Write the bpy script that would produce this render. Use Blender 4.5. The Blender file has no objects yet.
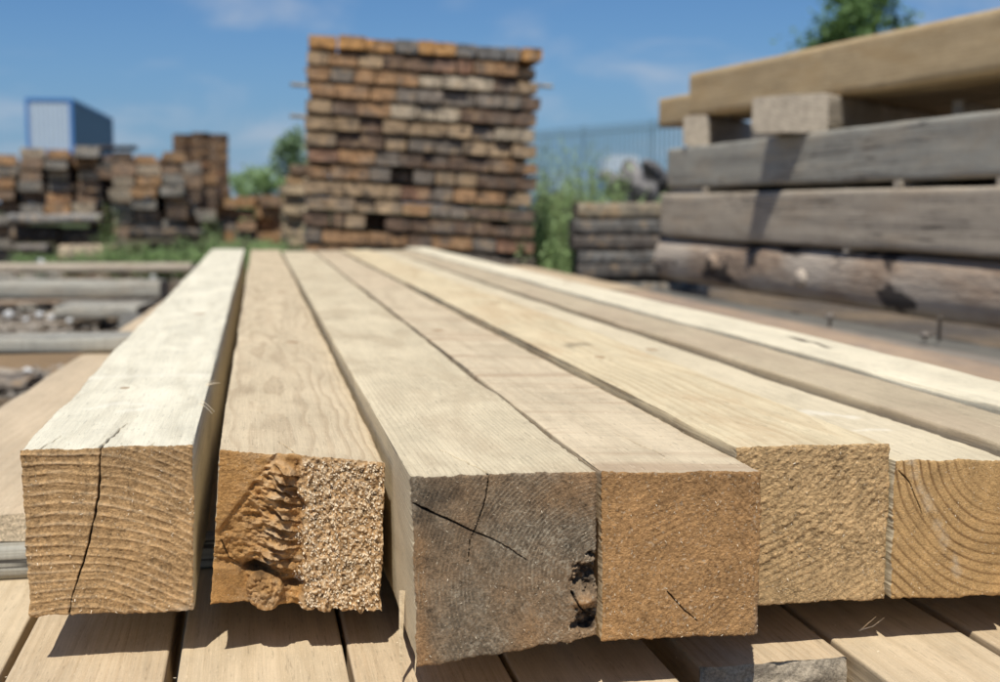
import bpy, math, random
import numpy as np
from math import radians, sin, cos, tan, atan, atan2, hypot, pi
random.seed(7); R0 = random.Random(3)
rng = np.random.default_rng(11)
scene = bpy.context.scene
COL = scene.collection

# ------------------------------------------------------------------ camera
FL, H = 1270.0, 0.70
PSI = atan2(250, hypot(1270, 135)); TH = atan(135/1270)
Fv = np.array([sin(PSI)*cos(TH), cos(PSI)*cos(TH), -sin(TH)])
Rv = np.array([cos(PSI), -sin(PSI), 0.0]); Uv = np.cross(Rv, Fv)
CP = np.array([0, 0, H])
def ray(x, y): return Fv + (x-500)/FL*Rv + (341-y)/FL*Uv
def at(x, y, D): return CP + D*ray(x, y)              # surveyed point: bearing, elevation and distance
def ony(x, y, Y): d = ray(x, y); return CP + d*(Y/d[1])
def onz(x, y, z): d = ray(x, y); return CP + d*((z-H)/d[2])
cam = bpy.data.cameras.new('camera'); co = bpy.data.objects.new('camera', cam); COL.objects.link(co)
cam.sensor_width = 36; cam.lens = 36*FL/1000; cam.clip_start = 0.02; cam.clip_end = 12000
from mathutils import Vector, Matrix
co.location = CP
co.rotation_euler = Matrix((Rv, Uv, -Fv)).transposed().to_euler()
cam.dof.use_dof = True; cam.dof.focus_distance = 0.86; cam.dof.aperture_fstop = 7.0; cam.dof.aperture_blades = 7
scene.camera = co

# ------------------------------------------------------------------ light
SUN = Vector((-0.20, -0.55, 1.0)).normalized()
sl = bpy.data.lights.new('sun', 'SUN'); so = bpy.data.objects.new('sun', sl); COL.objects.link(so)
sl.energy = 4.85; sl.angle = radians(0.53); sl.color = (1.0, 0.965, 0.895)
so.rotation_euler = SUN.to_track_quat('Z', 'Y').to_euler(); so.location = (0, 0, 30)
w = bpy.data.worlds.new('World'); scene.world = w; w.use_nodes = True

# ------------------------------------------------------------------ node helper
class NB:
    def __init__(s, nt): s.nt = nt; nt.nodes.clear()
    def n(s, t, **kw):
        o = s.nt.nodes.new(t)
        for k, v in kw.items(): setattr(o, k, v)
        return o
    def L(s, a, b): s.nt.links.new(a, b)
    def put(s, sock, v):
        if hasattr(v, 'is_linked') or hasattr(v, 'links'): s.L(v, sock)
        elif isinstance(v, (tuple, list)) and len(v) == 3 and sock.type == 'RGBA': sock.default_value = (*v, 1)
        else: sock.default_value = v
    def m(s, op, a, b=0.5, c=None, clamp=False):
        o = s.n('ShaderNodeMath', operation=op, use_clamp=clamp); s.put(o.inputs[0], a)
        s.put(o.inputs[1], b)
        if c is not None: s.put(o.inputs[2], c)
        return o.outputs[0]
    def vm(s, op, a, b):
        o = s.n('ShaderNodeVectorMath', operation=op); s.put(o.inputs[0], a); s.put(o.inputs[1], b); return o.outputs[0]
    def noise(s, vec, scale=1, detail=3, rough=0.5, dist=0, col=False):
        o = s.n('ShaderNodeTexNoise'); s.put(o.inputs['Vector'], vec); o.inputs['Scale'].default_value = scale
        o.inputs['Detail'].default_value = detail; o.inputs['Roughness'].default_value = rough; o.inputs['Distortion'].default_value = dist
        return o.outputs['Color' if col else 'Fac']
    def vor(s, vec, scale, feature='F1', out='Distance'):
        o = s.n('ShaderNodeTexVoronoi', feature=feature); s.put(o.inputs['Vector'], vec); o.inputs['Scale'].default_value = scale
        return o.outputs[out]
    def mix(s, f, a, b, mode='MIX'):
        o = s.n('ShaderNodeMix', data_type='RGBA', blend_type=mode); s.put(o.inputs[0], f); s.put(o.inputs[6], a); s.put(o.inputs[7], b)
        return o.outputs[2]
    def mr(s, v, a, b, c=0.0, d=1.0, smooth=False):
        o = s.n('ShaderNodeMapRange', interpolation_type='SMOOTHSTEP' if smooth else 'LINEAR'); s.put(o.inputs[0], v)
        for i, q in enumerate((a, b, c, d)): s.put(o.inputs[i+1], q)
        return o.outputs[0]
    def attr(s, name): return s.n('ShaderNodeAttribute', attribute_name=name).outputs['Fac']
    def scale_col(s, col, f): return s.vm('MULTIPLY', col, s.comb(f, f, f))
    def comb(s, a, b, c):
        o = s.n('ShaderNodeCombineXYZ'); s.put(o.inputs[0], a); s.put(o.inputs[1], b); s.put(o.inputs[2], c); return o.outputs[0]
    def sep(s, v): o = s.n('ShaderNodeSeparateXYZ'); s.L(v, o.inputs[0]); return o.outputs
    def bsdf(s, col, rough=0.8, spec=0.2, bump=None, bdist=0.001, bstr=1.0, trans=0.0, metal=0.0):
        p = s.n('ShaderNodeBsdfPrincipled'); s.put(p.inputs['Base Color'], col); s.put(p.inputs['Roughness'], rough)
        s.put(p.inputs['Specular IOR Level'], spec); p.inputs['Metallic'].default_value = metal
        if bump is not None:
            b = s.n('ShaderNodeBump'); b.inputs['Strength'].default_value = bstr; b.inputs['Distance'].default_value = bdist
            s.L(bump, b.inputs['Height']); s.L(b.outputs[0], p.inputs['Normal'])
        out = s.n('ShaderNodeOutputMaterial')
        sh = p.outputs[0]
        if trans:
            t = s.n('ShaderNodeBsdfTranslucent'); s.put(t.inputs[0], col); mx = s.n('ShaderNodeMixShader'); mx.inputs[0].default_value = trans
            s.L(sh, mx.inputs[1]); s.L(t.outputs[0], mx.inputs[2]); sh = mx.outputs[0]
        s.L(sh, out.inputs[0])
def newmat(name):
    m = bpy.data.materials.new(name); m.use_nodes = True; return m, NB(m.node_tree)

# sky with thin procedural cloud
b = NB(w.node_tree)
sky = b.n('ShaderNodeTexSky', sky_type='NISHITA'); sky.sun_disc = False
sky.sun_elevation = math.asin(SUN.z); sky.sun_rotation = atan2(SUN.x, SUN.y) % (2*pi)
sky.altitude = 100; sky.air_density = 1.0; sky.dust_density = 0.6; sky.ozone_density = 2.2
tc = b.n('ShaderNodeTexCoord').outputs['Generated']
sx = b.sep(tc)
cl = b.noise(b.vm('MULTIPLY', tc, (3.2, 3.2, 9.0)), 2.1, 6, 0.55, 0.3)
cl = b.mr(cl, 0.47, 0.78, 0, 1, True)
lowm = b.mr(sx[2], 0.0, 0.30, 0.85, 0.22)
cl = b.m('MULTIPLY', cl, lowm)
hz = b.mr(sx[2], 0.0, 0.16, 1.0, 0.0, True)
skc = b.vm('MULTIPLY', sky.outputs[0], (0.50, 0.74, 1.02))
skc = b.mix(b.m('MULTIPLY', hz, 0.55), skc, (2.3, 3.9, 6.4))
skc = b.mix(cl, skc, (6.0, 6.5, 7.4))
bg = b.n('ShaderNodeBackground'); b.L(skc, bg.inputs[0]); bg.inputs[1].default_value = 0.085
o = b.n('ShaderNodeOutputWorld'); b.L(bg.outputs[0], o.inputs[0])

# ------------------------------------------------------------------ object helpers
def tag(o, label=None, cat=None, group=None, kind=None):
    if label: o['label'] = label
    if cat: o['category'] = cat
    if group: o['group'] = group
    if kind: o['kind'] = kind
    return o
def empty(name, loc=(0, 0, 0), rz=0.0):
    o = bpy.data.objects.new(name, None); COL.objects.link(o); o.location = loc; o.rotation_euler = (0, 0, rz)
    o.empty_display_size = 0.1; return o
def mkobj(name, verts, faces, mats, parent=None, loc=(0, 0, 0), rot=(0, 0, 0), smooth=False, attrs=None, fmat=None):
    me = bpy.data.meshes.new(name)
    V = np.asarray(verts, dtype=np.float32).reshape(-1, 3)
    if isinstance(faces, np.ndarray) and faces.ndim == 2:
        nf, k = faces.shape
        me.vertices.add(len(V)); me.vertices.foreach_set('co', V.ravel())
        me.loops.add(nf*k); me.loops.foreach_set('vertex_index', faces.astype(np.int32).ravel())
        me.polygons.add(nf); me.polygons.foreach_set('loop_start', np.arange(0, nf*k, k, dtype=np.int32))
        me.polygons.foreach_set('loop_total', np.full(nf, k, dtype=np.int32))
        me.update(calc_edges=True); me.validate()
    else:
        me.from_pydata([tuple(map(float, v)) for v in V], [], [tuple(map(int, f)) for f in faces]); me.update()
    for mt in (mats if isinstance(mats, (list, tuple)) else [mats]): me.materials.append(mt)
    if fmat is not None: me.polygons.foreach_set('material_index', np.asarray(fmat, dtype=np.int32))
    if smooth: me.polygons.foreach_set('use_smooth', np.ones(len(me.polygons), dtype=bool))
    if attrs:
        for k, v in attrs.items():
            a = me.attributes.new(k, 'FLOAT', 'POINT'); a.data.foreach_set('value', np.asarray(v, dtype=np.float32))
    o = bpy.data.objects.new(name, me); COL.objects.link(o); o.parent = parent; o.location = loc; o.rotation_euler = rot
    return o
def vnoise(x, y, scale, seed, octaves=1, gain=0.5):
    out = 0; amp = 1.0; tot = 0
    for k in range(octaves):
        r = np.random.default_rng(seed*131+k*17+1); T = r.random((128, 128))*2-1
        X = np.asarray(x)*scale; Y = np.asarray(y)*scale
        xi = np.floor(X).astype(int); yi = np.floor(Y).astype(int); fx = X-xi; fy = Y-yi
        fx = fx*fx*(3-2*fx); fy = fy*fy*(3-2*fy)
        g = lambda a, c: T[a % 128, c % 128]
        v = (g(xi, yi)*(1-fx)+g(xi+1, yi)*fx)*(1-fy)+(g(xi, yi+1)*(1-fx)+g(xi+1, yi+1)*fx)*fy
        out = out+v*amp; tot += amp; amp *= gain; scale *= 2.07
    return out/tot
def sst(x, a, b):
    t = np.clip((x-a)/(b-a), 0, 1); return t*t*(3-2*t)
def seg_dist(x, y, pts):
    d = np.full(np.shape(x), 1e9); tt = np.zeros(np.shape(x)); n = len(pts)-1
    for i in range(n):
        ax, ay = pts[i]; bx, by = pts[i+1]; vx, vy = bx-ax, by-ay
        t = np.clip(((x-ax)*vx+(y-ay)*vy)/(vx*vx+vy*vy+1e-12), 0, 1)
        q = np.hypot(x-ax-t*vx, y-ay-t*vy); m = q < d
        tt = np.where(m, (i+t)/n, tt); d = np.where(m, q, d)
    return d, tt

# ------------------------------------------------------------------ wood materials
def wood_side(name, early, late, pith=(0.0, -0.12), spacing=0.0035, contrast=0.45, saw=0.3, stain=None, stain_amt=0.0, bleach=0.2,
              warp=0.012, bump=0.6, endcol=None, fine=1.0, seed=0.0, band=0.0, bandcol=(0.5, 0.3, 0.2), spots=0.0, knots=(), checks=0.0, endk=1.0):
    mt, b = newmat(name)
    tcn = b.n('ShaderNodeTexCoord'); p = b.vm('ADD', tcn.outputs['Object'], (seed*3.7, 0.0, 0.0)); po = tcn.outputs['Object']
    wv = b.noise(b.vm('MULTIPLY', b.vm('ADD', po, (seed, seed, 0)), (9, 1.6, 9)), 1.0, 3, 0.5, 0, True)
    wv = b.vm('MULTIPLY', b.vm('SUBTRACT', wv, (0.5, 0.5, 0.5)), (warp*2, 0, warp*2))
    wf = b.noise(b.vm('MULTIPLY', b.vm('ADD', po, (seed, 0, 5)), (60, 9, 60)), 1.0, 2, 0.5, 0, True)
    wf = b.vm('MULTIPLY', b.vm('SUBTRACT', wf, (0.5, 0.5, 0.5)), (warp*0.22, 0, warp*0.22))
    q = b.sep(b.vm('ADD', b.vm('ADD', po, wv), wf))
    dx = b.m('SUBTRACT', q[0], pith[0]); dz = b.m('SUBTRACT', q[2], pith[1])
    r = b.m('SQRT', b.m('ADD', b.m('MULTIPLY', dx, dx), b.m('MULTIPLY', dz, dz)))
    q0 = b.sep(b.vm('ADD', po, b.vm('MULTIPLY', wf, (1.5, 0, 0)))); kcore = None
    for kx, ky, kr in knots:
        ax = b.m('SUBTRACT', q0[0], kx); ay = b.m('MULTIPLY', b.m('SUBTRACT', q0[1], ky), 0.6)
        d = b.m('SQRT', b.m('ADD', b.m('MULTIPLY', ax, ax), b.m('MULTIPLY', ay, ay)))
        r = b.m('ADD', r, b.m('MULTIPLY', b.mr(d, 0, kr*4.5, 1, 0, True), kr*1.3))
        kc = b.mr(d, kr*0.75, kr*1.1, 1, 0, True)
        kc = b.m('MULTIPLY', kc, b.mr(b.m('SINE', b.m('MULTIPLY', d, 22/kr)), -1, 1, 0.55, 0.9))
        kcore = kc if kcore is None else b.m('MAXIMUM', kcore, kc)
    ph = b.m('FRACT', b.m('DIVIDE', r, spacing))
    ring = b.m('MULTIPLY', b.mr(ph, 0.35, 0.85, 0, 1, True), b.mr(ph, 0.90, 1.0, 1, 0))
    ringv = b.noise(b.vm('MULTIPLY', po, (25, 2, 25)), 1, 2)
    ring = b.m('MULTIPLY', ring, b.mr(ringv, 0.3, 0.7, 0.35, 1.0))
    fib = b.noise(b.vm('MULTIPLY', p, (850*fine, 16, 850*fine)), 1, 3, 0.65)
    fib2 = b.noise(b.vm('MULTIPLY', p, (140, 3.0, 140)), 1, 3, 0.6)
    sawn = b.noise(b.vm('MULTIPLY', p, (22, 190, 22)), 1, 3, 0.65, 0.5)
    sawb = b.noise(b.vm('MULTIPLY', p, (2.5, 26, 2.5)), 1, 3, 0.6, 0.3)
    grit = b.noise(p, 1300, 2, 0.7)
    blo = b.noise(b.vm('MULTIPLY', p, (16, 5, 16)), 1, 4, 0.6)
    col = b.mix(b.m('MULTIPLY', ring, contrast), early, late)
    fac = b.m('ADD', b.mr(fib, 0.3, 0.7, -0.09, 0.09), b.mr(fib2, 0.3, 0.7, -0.045, 0.045))
    fac = b.m('ADD', fac, b.m('MULTIPLY', b.mr(sawn, 0.3, 0.7, -0.11, 0.11), saw))
    fac = b.m('ADD', fac, b.mr(grit, 0.3, 0.7, -0.12, 0.12))
    fac = b.m('ADD', fac, b.mr(blo, 0.25, 0.75, -0.10, 0.10))
    col = b.scale_col(col, b.m('ADD', fac, 1.0))
    col = b.mix(b.m('MULTIPLY', b.mr(blo, 0.45, 0.75, 0, 1), bleach), col, tuple(min(1, c*1.15+0.05) for c in early))
    if band > 0: col = b.mix(b.m('MULTIPLY', b.mr(sawb, 0.48, 0.68, 0, 1, True), band), col, bandcol)
    if stain is not None:
        sn = b.noise(b.vm('MULTIPLY', b.vm('ADD', p, (9, 3, 1)), (14, 4, 14)), 1, 5, 0.65, 0.4)
        col = b.mix(b.m('MULTIPLY', b.mr(sn, 0.46, 0.62, 0, 1, True), stain_amt), col, stain)
    da = b.noise(b.vm('MULTIPLY', p, (520, 48, 520)), 1, 2, 0.6); db = b.noise(b.vm('MULTIPLY', b.vm('ADD', p, (1, 2, 3)), (620, 70, 620)), 1, 2, 0.6)
    col = b.scale_col(col, b.m('SUBTRACT', 1.0, b.m('MULTIPLY', b.mr(da, 0.60, 0.72, 0, 1, True), 0.24)))
    col = b.mix(b.m('MULTIPLY', b.mr(db, 0.62, 0.74, 0, 1, True), 0.45), col, tuple(min(.85, c*1.3+.04) for c in early))
    di = b.noise(b.vm('MULTIPLY', b.vm('ADD', p, (4, 0, 0)), (26, 11, 26)), 1, 5, 0.65, 0.5)
    col = b.scale_col(col, b.mr(di, 0.30, 0.56, 0.90, 1.0, True))
    if kcore is not None: col = b.mix(kcore, col, (0.30, 0.17, 0.08))
    if checks > 0:
        ck = b.noise(b.vm('MULTIPLY', p, (60, 1.3, 60)), 1, 3, 0.55); ck = b.m('ABSOLUTE', b.m('SUBTRACT', ck, 0.5))
        ck = b.m('MULTIPLY', b.mr(ck, 0.006, 0.022, 1, 0, True), b.mr(b.noise(b.vm('MULTIPLY', p, (7, 2, 7)), 1, 2), 0.42, 0.56, 0, 1))
        col = b.mix(b.m('MULTIPLY', ck, checks), col, (0.035, 0.03, 0.026))
    if spots > 0:
        v = b.vor(b.vm('ADD', b.vm('MULTIPLY', p, (1, 0.8, 1)), b.noise(p, 400, 1, 0.5, 0, True)), 330)
        col = b.mix(b.m('MULTIPLY', b.mr(v, 0.05, 0.16, 1, 0, True), spots), col, (0.16, 0.10, 0.06))
    col = b.mix(b.attr('dark'), col, (0.05, 0.032, 0.02))
    col = b.mix(b.attr('lite'), col, (0.86, 0.80, 0.66))
    hgt = b.m('ADD', b.m('MULTIPLY', fib, 0.6), b.m('ADD', b.m('MULTIPLY', sawn, saw*0.8), b.m('MULTIPLY', b.m('ADD', ring, grit), 0.30)))
    if endcol is not None:
        ny = b.sep(tcn.outputs['Normal'])[1]
        em = b.mr(b.m('ABSOLUTE', ny), 0.55, 0.8)
        en = b.noise(p, 480, 4, 0.75); en2 = b.noise(p, 35, 3, 0.6)
        ec = b.mix(b.m('MULTIPLY', ring, 0.55), endcol, tuple(c*0.55 for c in endcol))
        ec = b.scale_col(ec, b.m('ADD', b.mr(en, 0.3, 0.7, 1-0.65*endk, 1+0.7*endk), b.mr(en2, 0.3, 0.7, -0.25, 0.25)))
        col = b.mix(em, col, ec)
        hgt = b.mix(em, hgt, b.m('MULTIPLY', en, 2.0))
    b.bsdf(col, 0.78, 0.22, hgt, 0.0010*bump, 1.0)
    return mt

def wood_end(name, early, late, graycol=(0.12, 0.11, 0.10), pale=(0.75, 0.66, 0.50)):
    mt, b = newmat(name)
    p = b.n('ShaderNodeTexCoord').outputs['Object']
    n1 = b.noise(p, 900, 3, 0.7); n2 = b.noise(p, 2600, 2, 0.6); n3 = b.noise(p, 45, 4, 0.6)
    col = b.mix(b.attr('ring'), early, late)
    col = b.mix(b.m('MULTIPLY', b.attr('gray'), b.mr(n1, 0.3, 0.65, 1.0, 0.72)), col, graycol)
    f = b.m('ADD', b.mr(n1, 0.25, 0.75, 0.77, 1.26), b.m('ADD', b.mr(n2, 0.25, 0.75, -0.16, 0.16), b.mr(n3, 0.3, 0.7, -0.22, 0.18)))
    f = b.m('ADD', f, b.m('MULTIPLY', b.attr('hgt'), 0.55))  # micro shadows painted into the colour: pits darkened, raised fibres lightened
    col = b.scale_col(col, f)
    v = b.vor(p, 620, 'F1', 'Distance'); vc = b.vor(p, 620, 'F1', 'Color')
    fl = b.m('MULTIPLY', b.mr(v, 0.16, 0.32, 1, 0), b.m('GREATER_THAN', b.sep(vc)[0], 0.93))
    col = b.mix(b.m('MULTIPLY', fl, 0.5), col, pale)
    col = b.mix(b.attr('lite'), col, pale)
    col = b.mix(b.attr('dark'), col, (0.018, 0.013, 0.010))
    b.bsdf(col, 0.82, 0.22, b.m('ADD', n1, b.m('MULTIPLY', n2, 0.5)), 0.0011, 1.0)
    return mt
m_fleck, b = newmat('wood_fibre')
p = b.n('ShaderNodeTexCoord').outputs['Object']
b.bsdf(b.mix(b.noise(p, 300, 1), (0.62, 0.46, 0.26), (0.88, 0.78, 0.60)), 0.5, 0.5)

m_chip, b = newmat('wood_chip')
p = b.n('ShaderNodeTexCoord').outputs['Object']
b.bsdf(b.mix(b.noise(p, 330, 2), (0.48, 0.33, 0.17), (0.88, 0.76, 0.57)), 0.6, 0.3)

# ------------------------------------------------------------------ foreground beams
def flakes(n, pts, size, seed, chip=False):
    r = np.random.default_rng(seed); V = []; Fc = []
    idx = r.integers(0, len(pts), n)
    for k in idx:
        c = pts[k]; a = r.uniform(0, 2*pi); l = size*r.uniform(0.5, 1.5); wd = size*r.uniform(0.14, 0.36); tl = r.uniform(-0.2, 1.1)
        if chip: l = size*r.uniform(0.4, 1.15); wd = size*r.uniform(0.3, 0.75); tl = r.uniform(0.1, 1.25)
        d = np.array([cos(a)*cos(tl), -abs(sin(tl)), sin(a)*cos(tl)]); e = np.array([-sin(a), r.uniform(-.5, .2), cos(a)])
        c = c+np.array([0, -0.0002, 0]); i = len(V)
        V += [c-e*wd/2, c+e*wd/2, c+d*l+e*wd/3, c+d*l-e*wd/3]; Fc.append((i, i+1, i+2, i+3))
    return V, Fc

def make_beam(label, near, far, Y0, Y1, m_side, m_end, endfn, seed, N=230, topcracks=(), marks=(), wane=0.0012, nflakes=120, flake=0.0016,
              flakemask=None, name='timber_beam', group='squared beams in the row', far_skew=0.0):
    """near/far: TL, TR, BR, BL as (x, z above the camera height negative)"""
    near = np.array(near, float); far = np.array(far, float)
    ox, oz = near[:, 0].mean(), near[2:, 1].min()
    root = empty(name, (ox, Y0, H+oz)); tag(root, label, 'beam', group)
    n0 = near-np.array([ox, oz]); n1 = far-np.array([ox, oz])
    wdt = abs(n0[1, 0]-n0[0, 0]); hgt = abs(n0[0, 1]-n0[3, 1])
    def quad(q, u, v):
        u = u[..., None]; v = v[..., None]
        return (q[3]*(1-u)+q[2]*u)*(1-v)+(q[0]*(1-u)+q[1]*u)*v
    g = np.linspace(0, 1, N+1); U, Vv = np.meshgrid(g, g, indexing='ij')
    X, Z = U*wdt, Vv*hgt
    E = endfn(X, Z, U, Vv, wdt, hgt)
    ed = np.minimum(np.minimum(X, wdt-X), np.minimum(Z, hgt-Z))
    P = quad(n0, U, Vv)
    ex = vnoise(X, Z, 420, seed+3, 2)*0.0007+vnoise(X, Z, 60, seed+4)*0.0008
    ez = vnoise(X, Z, 420, seed+5, 2)*0.0007+vnoise(X, Z, 60, seed+6)*0.0008
    fal = np.exp(-ed/0.003)
    D = E['d']-np.exp(-ed/0.0007)*0.0009
    if 'ez' in E: ez = ez+E['ez']
    EX = np.stack([P[..., 0]+ex*fal, -D, P[..., 1]+ez*fal], -1)
    ii = np.arange((N+1)*(N+1)).reshape(N+1, N+1)
    fc = np.stack([ii[:-1, :-1], ii[1:, :-1], ii[1:, 1:], ii[:-1, 1:]], -1).reshape(-1, 4)
    ev = EX.reshape(-1, 3); at_ = {k: E[k].ravel() if hasattr(E[k], 'ravel') else np.full(ev.shape[0], E[k]) for k in ('ring', 'gray', 'dark', 'lite', 'hgt')}
    src = ev if flakemask is None else ev[flakemask(U, Vv).ravel()]
    fv, ff = flakes(nflakes, src, flake, seed, flakemask is not None)
    nv = len(ev)
    if fv:
        allv = np.concatenate([ev, np.array(fv)]); allf = np.concatenate([fc, np.array(ff)+nv])
        at_ = {k: np.concatenate([v, np.zeros(len(fv))]) for k, v in at_.items()}
        fm = np.concatenate([np.zeros(len(fc)), np.ones(len(ff))])
    else: allv, allf, fm = ev, fc, np.zeros(len(fc))
    mkobj('sawn_end', allv, allf, [m_end, m_chip if flakemask is not None else m_fleck], root, smooth=True, attrs=at_, fmat=fm)
    # body
    L = Y1-Y0
    ys = [0.0]; st = 0.0009
    while ys[-1] < L: ys.append(ys[-1]+st); st *= 1.034
    ys[-1] = L; ys = np.array(ys)
    per = np.concatenate([ii[:-1, N], ii[N, N:0:-1], ii[N:0:-1, 0], ii[0, :-1]])
    pu, pv = U.ravel()[per], Vv.ravel()[per]; px, pz = X.ravel()[per], Z.ravel()[per]
    e0 = ev[per]-np.stack([P[..., 0].ravel()[per], np.zeros(len(per)), P[..., 1].ravel()[per]], -1)
    K = len(ys); M = len(per)
    Y = np.repeat(ys[:, None], M, 1); t = Y/L
    PU = np.repeat(pu[None], K, 0); PV = np.repeat(pv[None], K, 0); PX = PU*wdt; PZ = PV*hgt
    A = quad(n0, PU, PV)*(1-t[..., None])+quad(n1, PU, PV)*t[..., None]
    arc = np.cumsum(np.full(M, wdt/N)); AR = np.repeat(arc[None], K, 0)
    sd = vnoise(AR, Y, 1.3, seed+8)*0.0016*np.minimum(1, Y/0.3)+vnoise(AR, Y, 9, seed+9, 2)*0.0006+vnoise(AR, Y, 300, seed+10)*0.00005
    cx = np.minimum(PX, wdt-PX); cz = np.minimum(PZ, hgt-PZ); cd = np.maximum(cx, cz)  # distance from the arris
    wn = wane*(0.55+np.clip(vnoise(Y, np.round(PU)*3+np.round(PV)*7.3, 7, seed+11, 3), -.5, 1)*1.3+0.25*vnoise(Y, np.round(PU)*3+np.round(PV)*5.3, 130, seed+12))
    wn = np.clip(wn, 0.0002, None)*np.exp(-cd/(0.0016+wane*0.6))
    cenx, cenz = wdt/2, hgt/2
    nx = np.where(cx <= cz, np.sign(PX-cenx), 0.0); nz = np.where(cz <= cx, np.sign(PZ-cenz), 0.0)
    cornx = np.sign(PX-cenx)*wn; cornz = np.sign(PZ-cenz)*wn
    bl = np.exp(-Y/0.006)
    OX = (nx*sd-cornx)*(1-bl)+e0[None, :, 0]*bl; OZ = (nz*sd-cornz)*(1-bl)+e0[None, :, 2]*bl
    OY = e0[None, :, 1]*np.clip(1-Y/0.07, 0, 1)
    dark = np.zeros((K, M)); lite = np.zeros((K, M)); top = (PV > 0.999)
    for pts, wd in topcracks:
        d, tt = seg_dist(PX+vnoise(PX, Y, 120, seed+20)*0.0012, Y, pts)
        ww = wd*(1-0.75*tt)
        c = np.where(top, sst(-d, -ww*1.6, -ww*0.5), 0); dark = np.maximum(dark, c); OZ = OZ-c*0.0025
    for pts, wd, amt, kind in marks:
        d, tt = seg_dist(PX+vnoise(PX, Y, 60, seed+30, 2)*wd*0.9, Y+vnoise(PX, Y, 90, seed+31)*wd*0.6, pts)
        c = np.where(top, sst(-d, -wd, -wd*0.3)*amt, 0)
        if kind == 'lite': lite = np.maximum(lite, c); OZ = OZ+c*0.0010
        else: dark = np.maximum(dark, c)
    dd = at_['dark'][:nv][per][None]*np.exp(-Y/0.004); dark = np.maximum(dark, dd)
    BV = np.stack([A[..., 0]+OX, Y+OY, A[..., 1]+OZ], -1).reshape(-1, 3)
    jj = np.arange(K*M).reshape(K, M); j2 = np.roll(jj, -1, axis=1)
    bf = np.stack([jj[:-1], jj[1:], j2[1:], j2[:-1]], -1).reshape(-1, 4)
    # far cap as a small fan of quads
    cidx = len(BV); BV = np.concatenate([BV, BV[(K-1)*M:].mean(0)[None]])
    last = jj[K-1]; cap = np.stack([last[0::2], np.roll(last, -1)[0::2], np.roll(last, -2)[0::2], np.full(M//2, cidx)], -1)[:, ::-1]
    bf = np.concatenate([bf, cap])
    mkobj('beam_body', BV, bf, [m_side], root, smooth=True, attrs={'dark': np.append(dark.ravel(), 0), 'lite': np.append(lite.ravel(), 0)})
    return root

def base_end(X, Z, seed, pith, spacing, amp=0.00035, fuzz=0.0004, warp=0.004, rc=0.8, sharp=0.5):
    wx = vnoise(X, Z, 22, seed, 2)*warp; wz = vnoise(X, Z, 22, seed+1, 2)*warp
    r = np.hypot(X+wx-pith[0], Z+wz-pith[1])/spacing+vnoise(X, Z, 12, seed+2)*0.5
    fr = r-np.floor(r); ring = np.where(fr < 0.85, sst(fr, sharp*0.6, 0.85), 1-sst(fr, 0.85, 1.0))
    ring = ring*(0.6+0.4*vnoise(X, Z, 40, seed+7, 2))
    h1 = vnoise(X, Z, 950, seed+3, 2); h2 = vnoise(X, Z, 380, seed+4, 3, 0.65); h3 = vnoise(X, Z, 50, seed+5)
    h4 = vnoise(X, Z, 620, seed+6, 2, 0.7)
    d = ring*amp+fuzz*(h1*0.8+h2*0.6+h4*0.6)+h3*0.0003
    z0 = np.zeros_like(X)
    return dict(d=d, ring=np.clip(ring*rc, 0, 1), gray=z0.copy(), dark=z0.copy(), lite=z0.copy(), hgt=np.clip((h1+h2+h4)*0.6, -1, 1))
def crack(E, X, Z, pts, wd, depth=0.006, seed=5, taper=0.7, rag=0.0006):
    d, tt = seg_dist(X+vnoise(X, Z, 160, seed, 2)*rag, Z+vnoise(X, Z, 160, seed+1, 2)*rag, pts)
    ww = wd*(1-taper*tt)*(0.75+0.5*vnoise(X, Z, 110, seed+2, 2))*sst(tt, -0.04, 0.05)*(1-sst(tt, 0.93, 1.0)*0.7)+1e-6; c = sst(-d, -ww*1.05, -ww*0.35)
    E['d'] = E['d']-c*depth; E['dark'] = np.maximum(E['dark'], c)
    E['dark'] = np.maximum(E['dark'], 0.25*sst(-d, -ww*2.2, -ww))
    return E
def end1(X, Z, U, V, w_, h_):
    E = base_end(X, Z, 101, (0.02, -0.30), 0.0068, 0.0006, 0.00026, 0.007, 0.40)
    # rings lift toward the left and droop right
    r = (Z+0.25*np.maximum(0, X-0.045)**1.5*6+vnoise(X, Z, 20, 9, 2)*0.005)/0.0068
    fr = r-np.floor(r); rg = np.exp(-((fr-0.5)/0.16)**2)
    E['ring'] = 0.42*(1-rg)*(0.75+0.5*vnoise(X, Z, 60, 19, 2)); E['d'] = E['d']+rg*0.0006; E['lite'] = 0.16*rg*np.clip(vnoise(X, Z, 90, 3, 2)+0.5, 0, 1)
    E['dark'] = 0.22*sst(Z, 0.075, 0.115)*np.clip(0.6+vnoise(X, Z, 70, 21, 2), 0, 1)
    sp = sst(X+Z*-0.9, 0.085, 0.115)*sst(-Z, -0.035, -0.004)
    E['lite'] = np.maximum(E['lite'], 0.5*sp*np.clip(0.5+vnoise(X+Z*0.4, Z*6, 80, 23, 2), 0, 1))
    return crack(E, X, Z, [(0.052, h_+.001), (0.050, 0.085), (0.042, 0.050), (0.030, 0.016), (0.026, -0.001)], 0.0008, 0.007, 31, 0.35)
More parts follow.
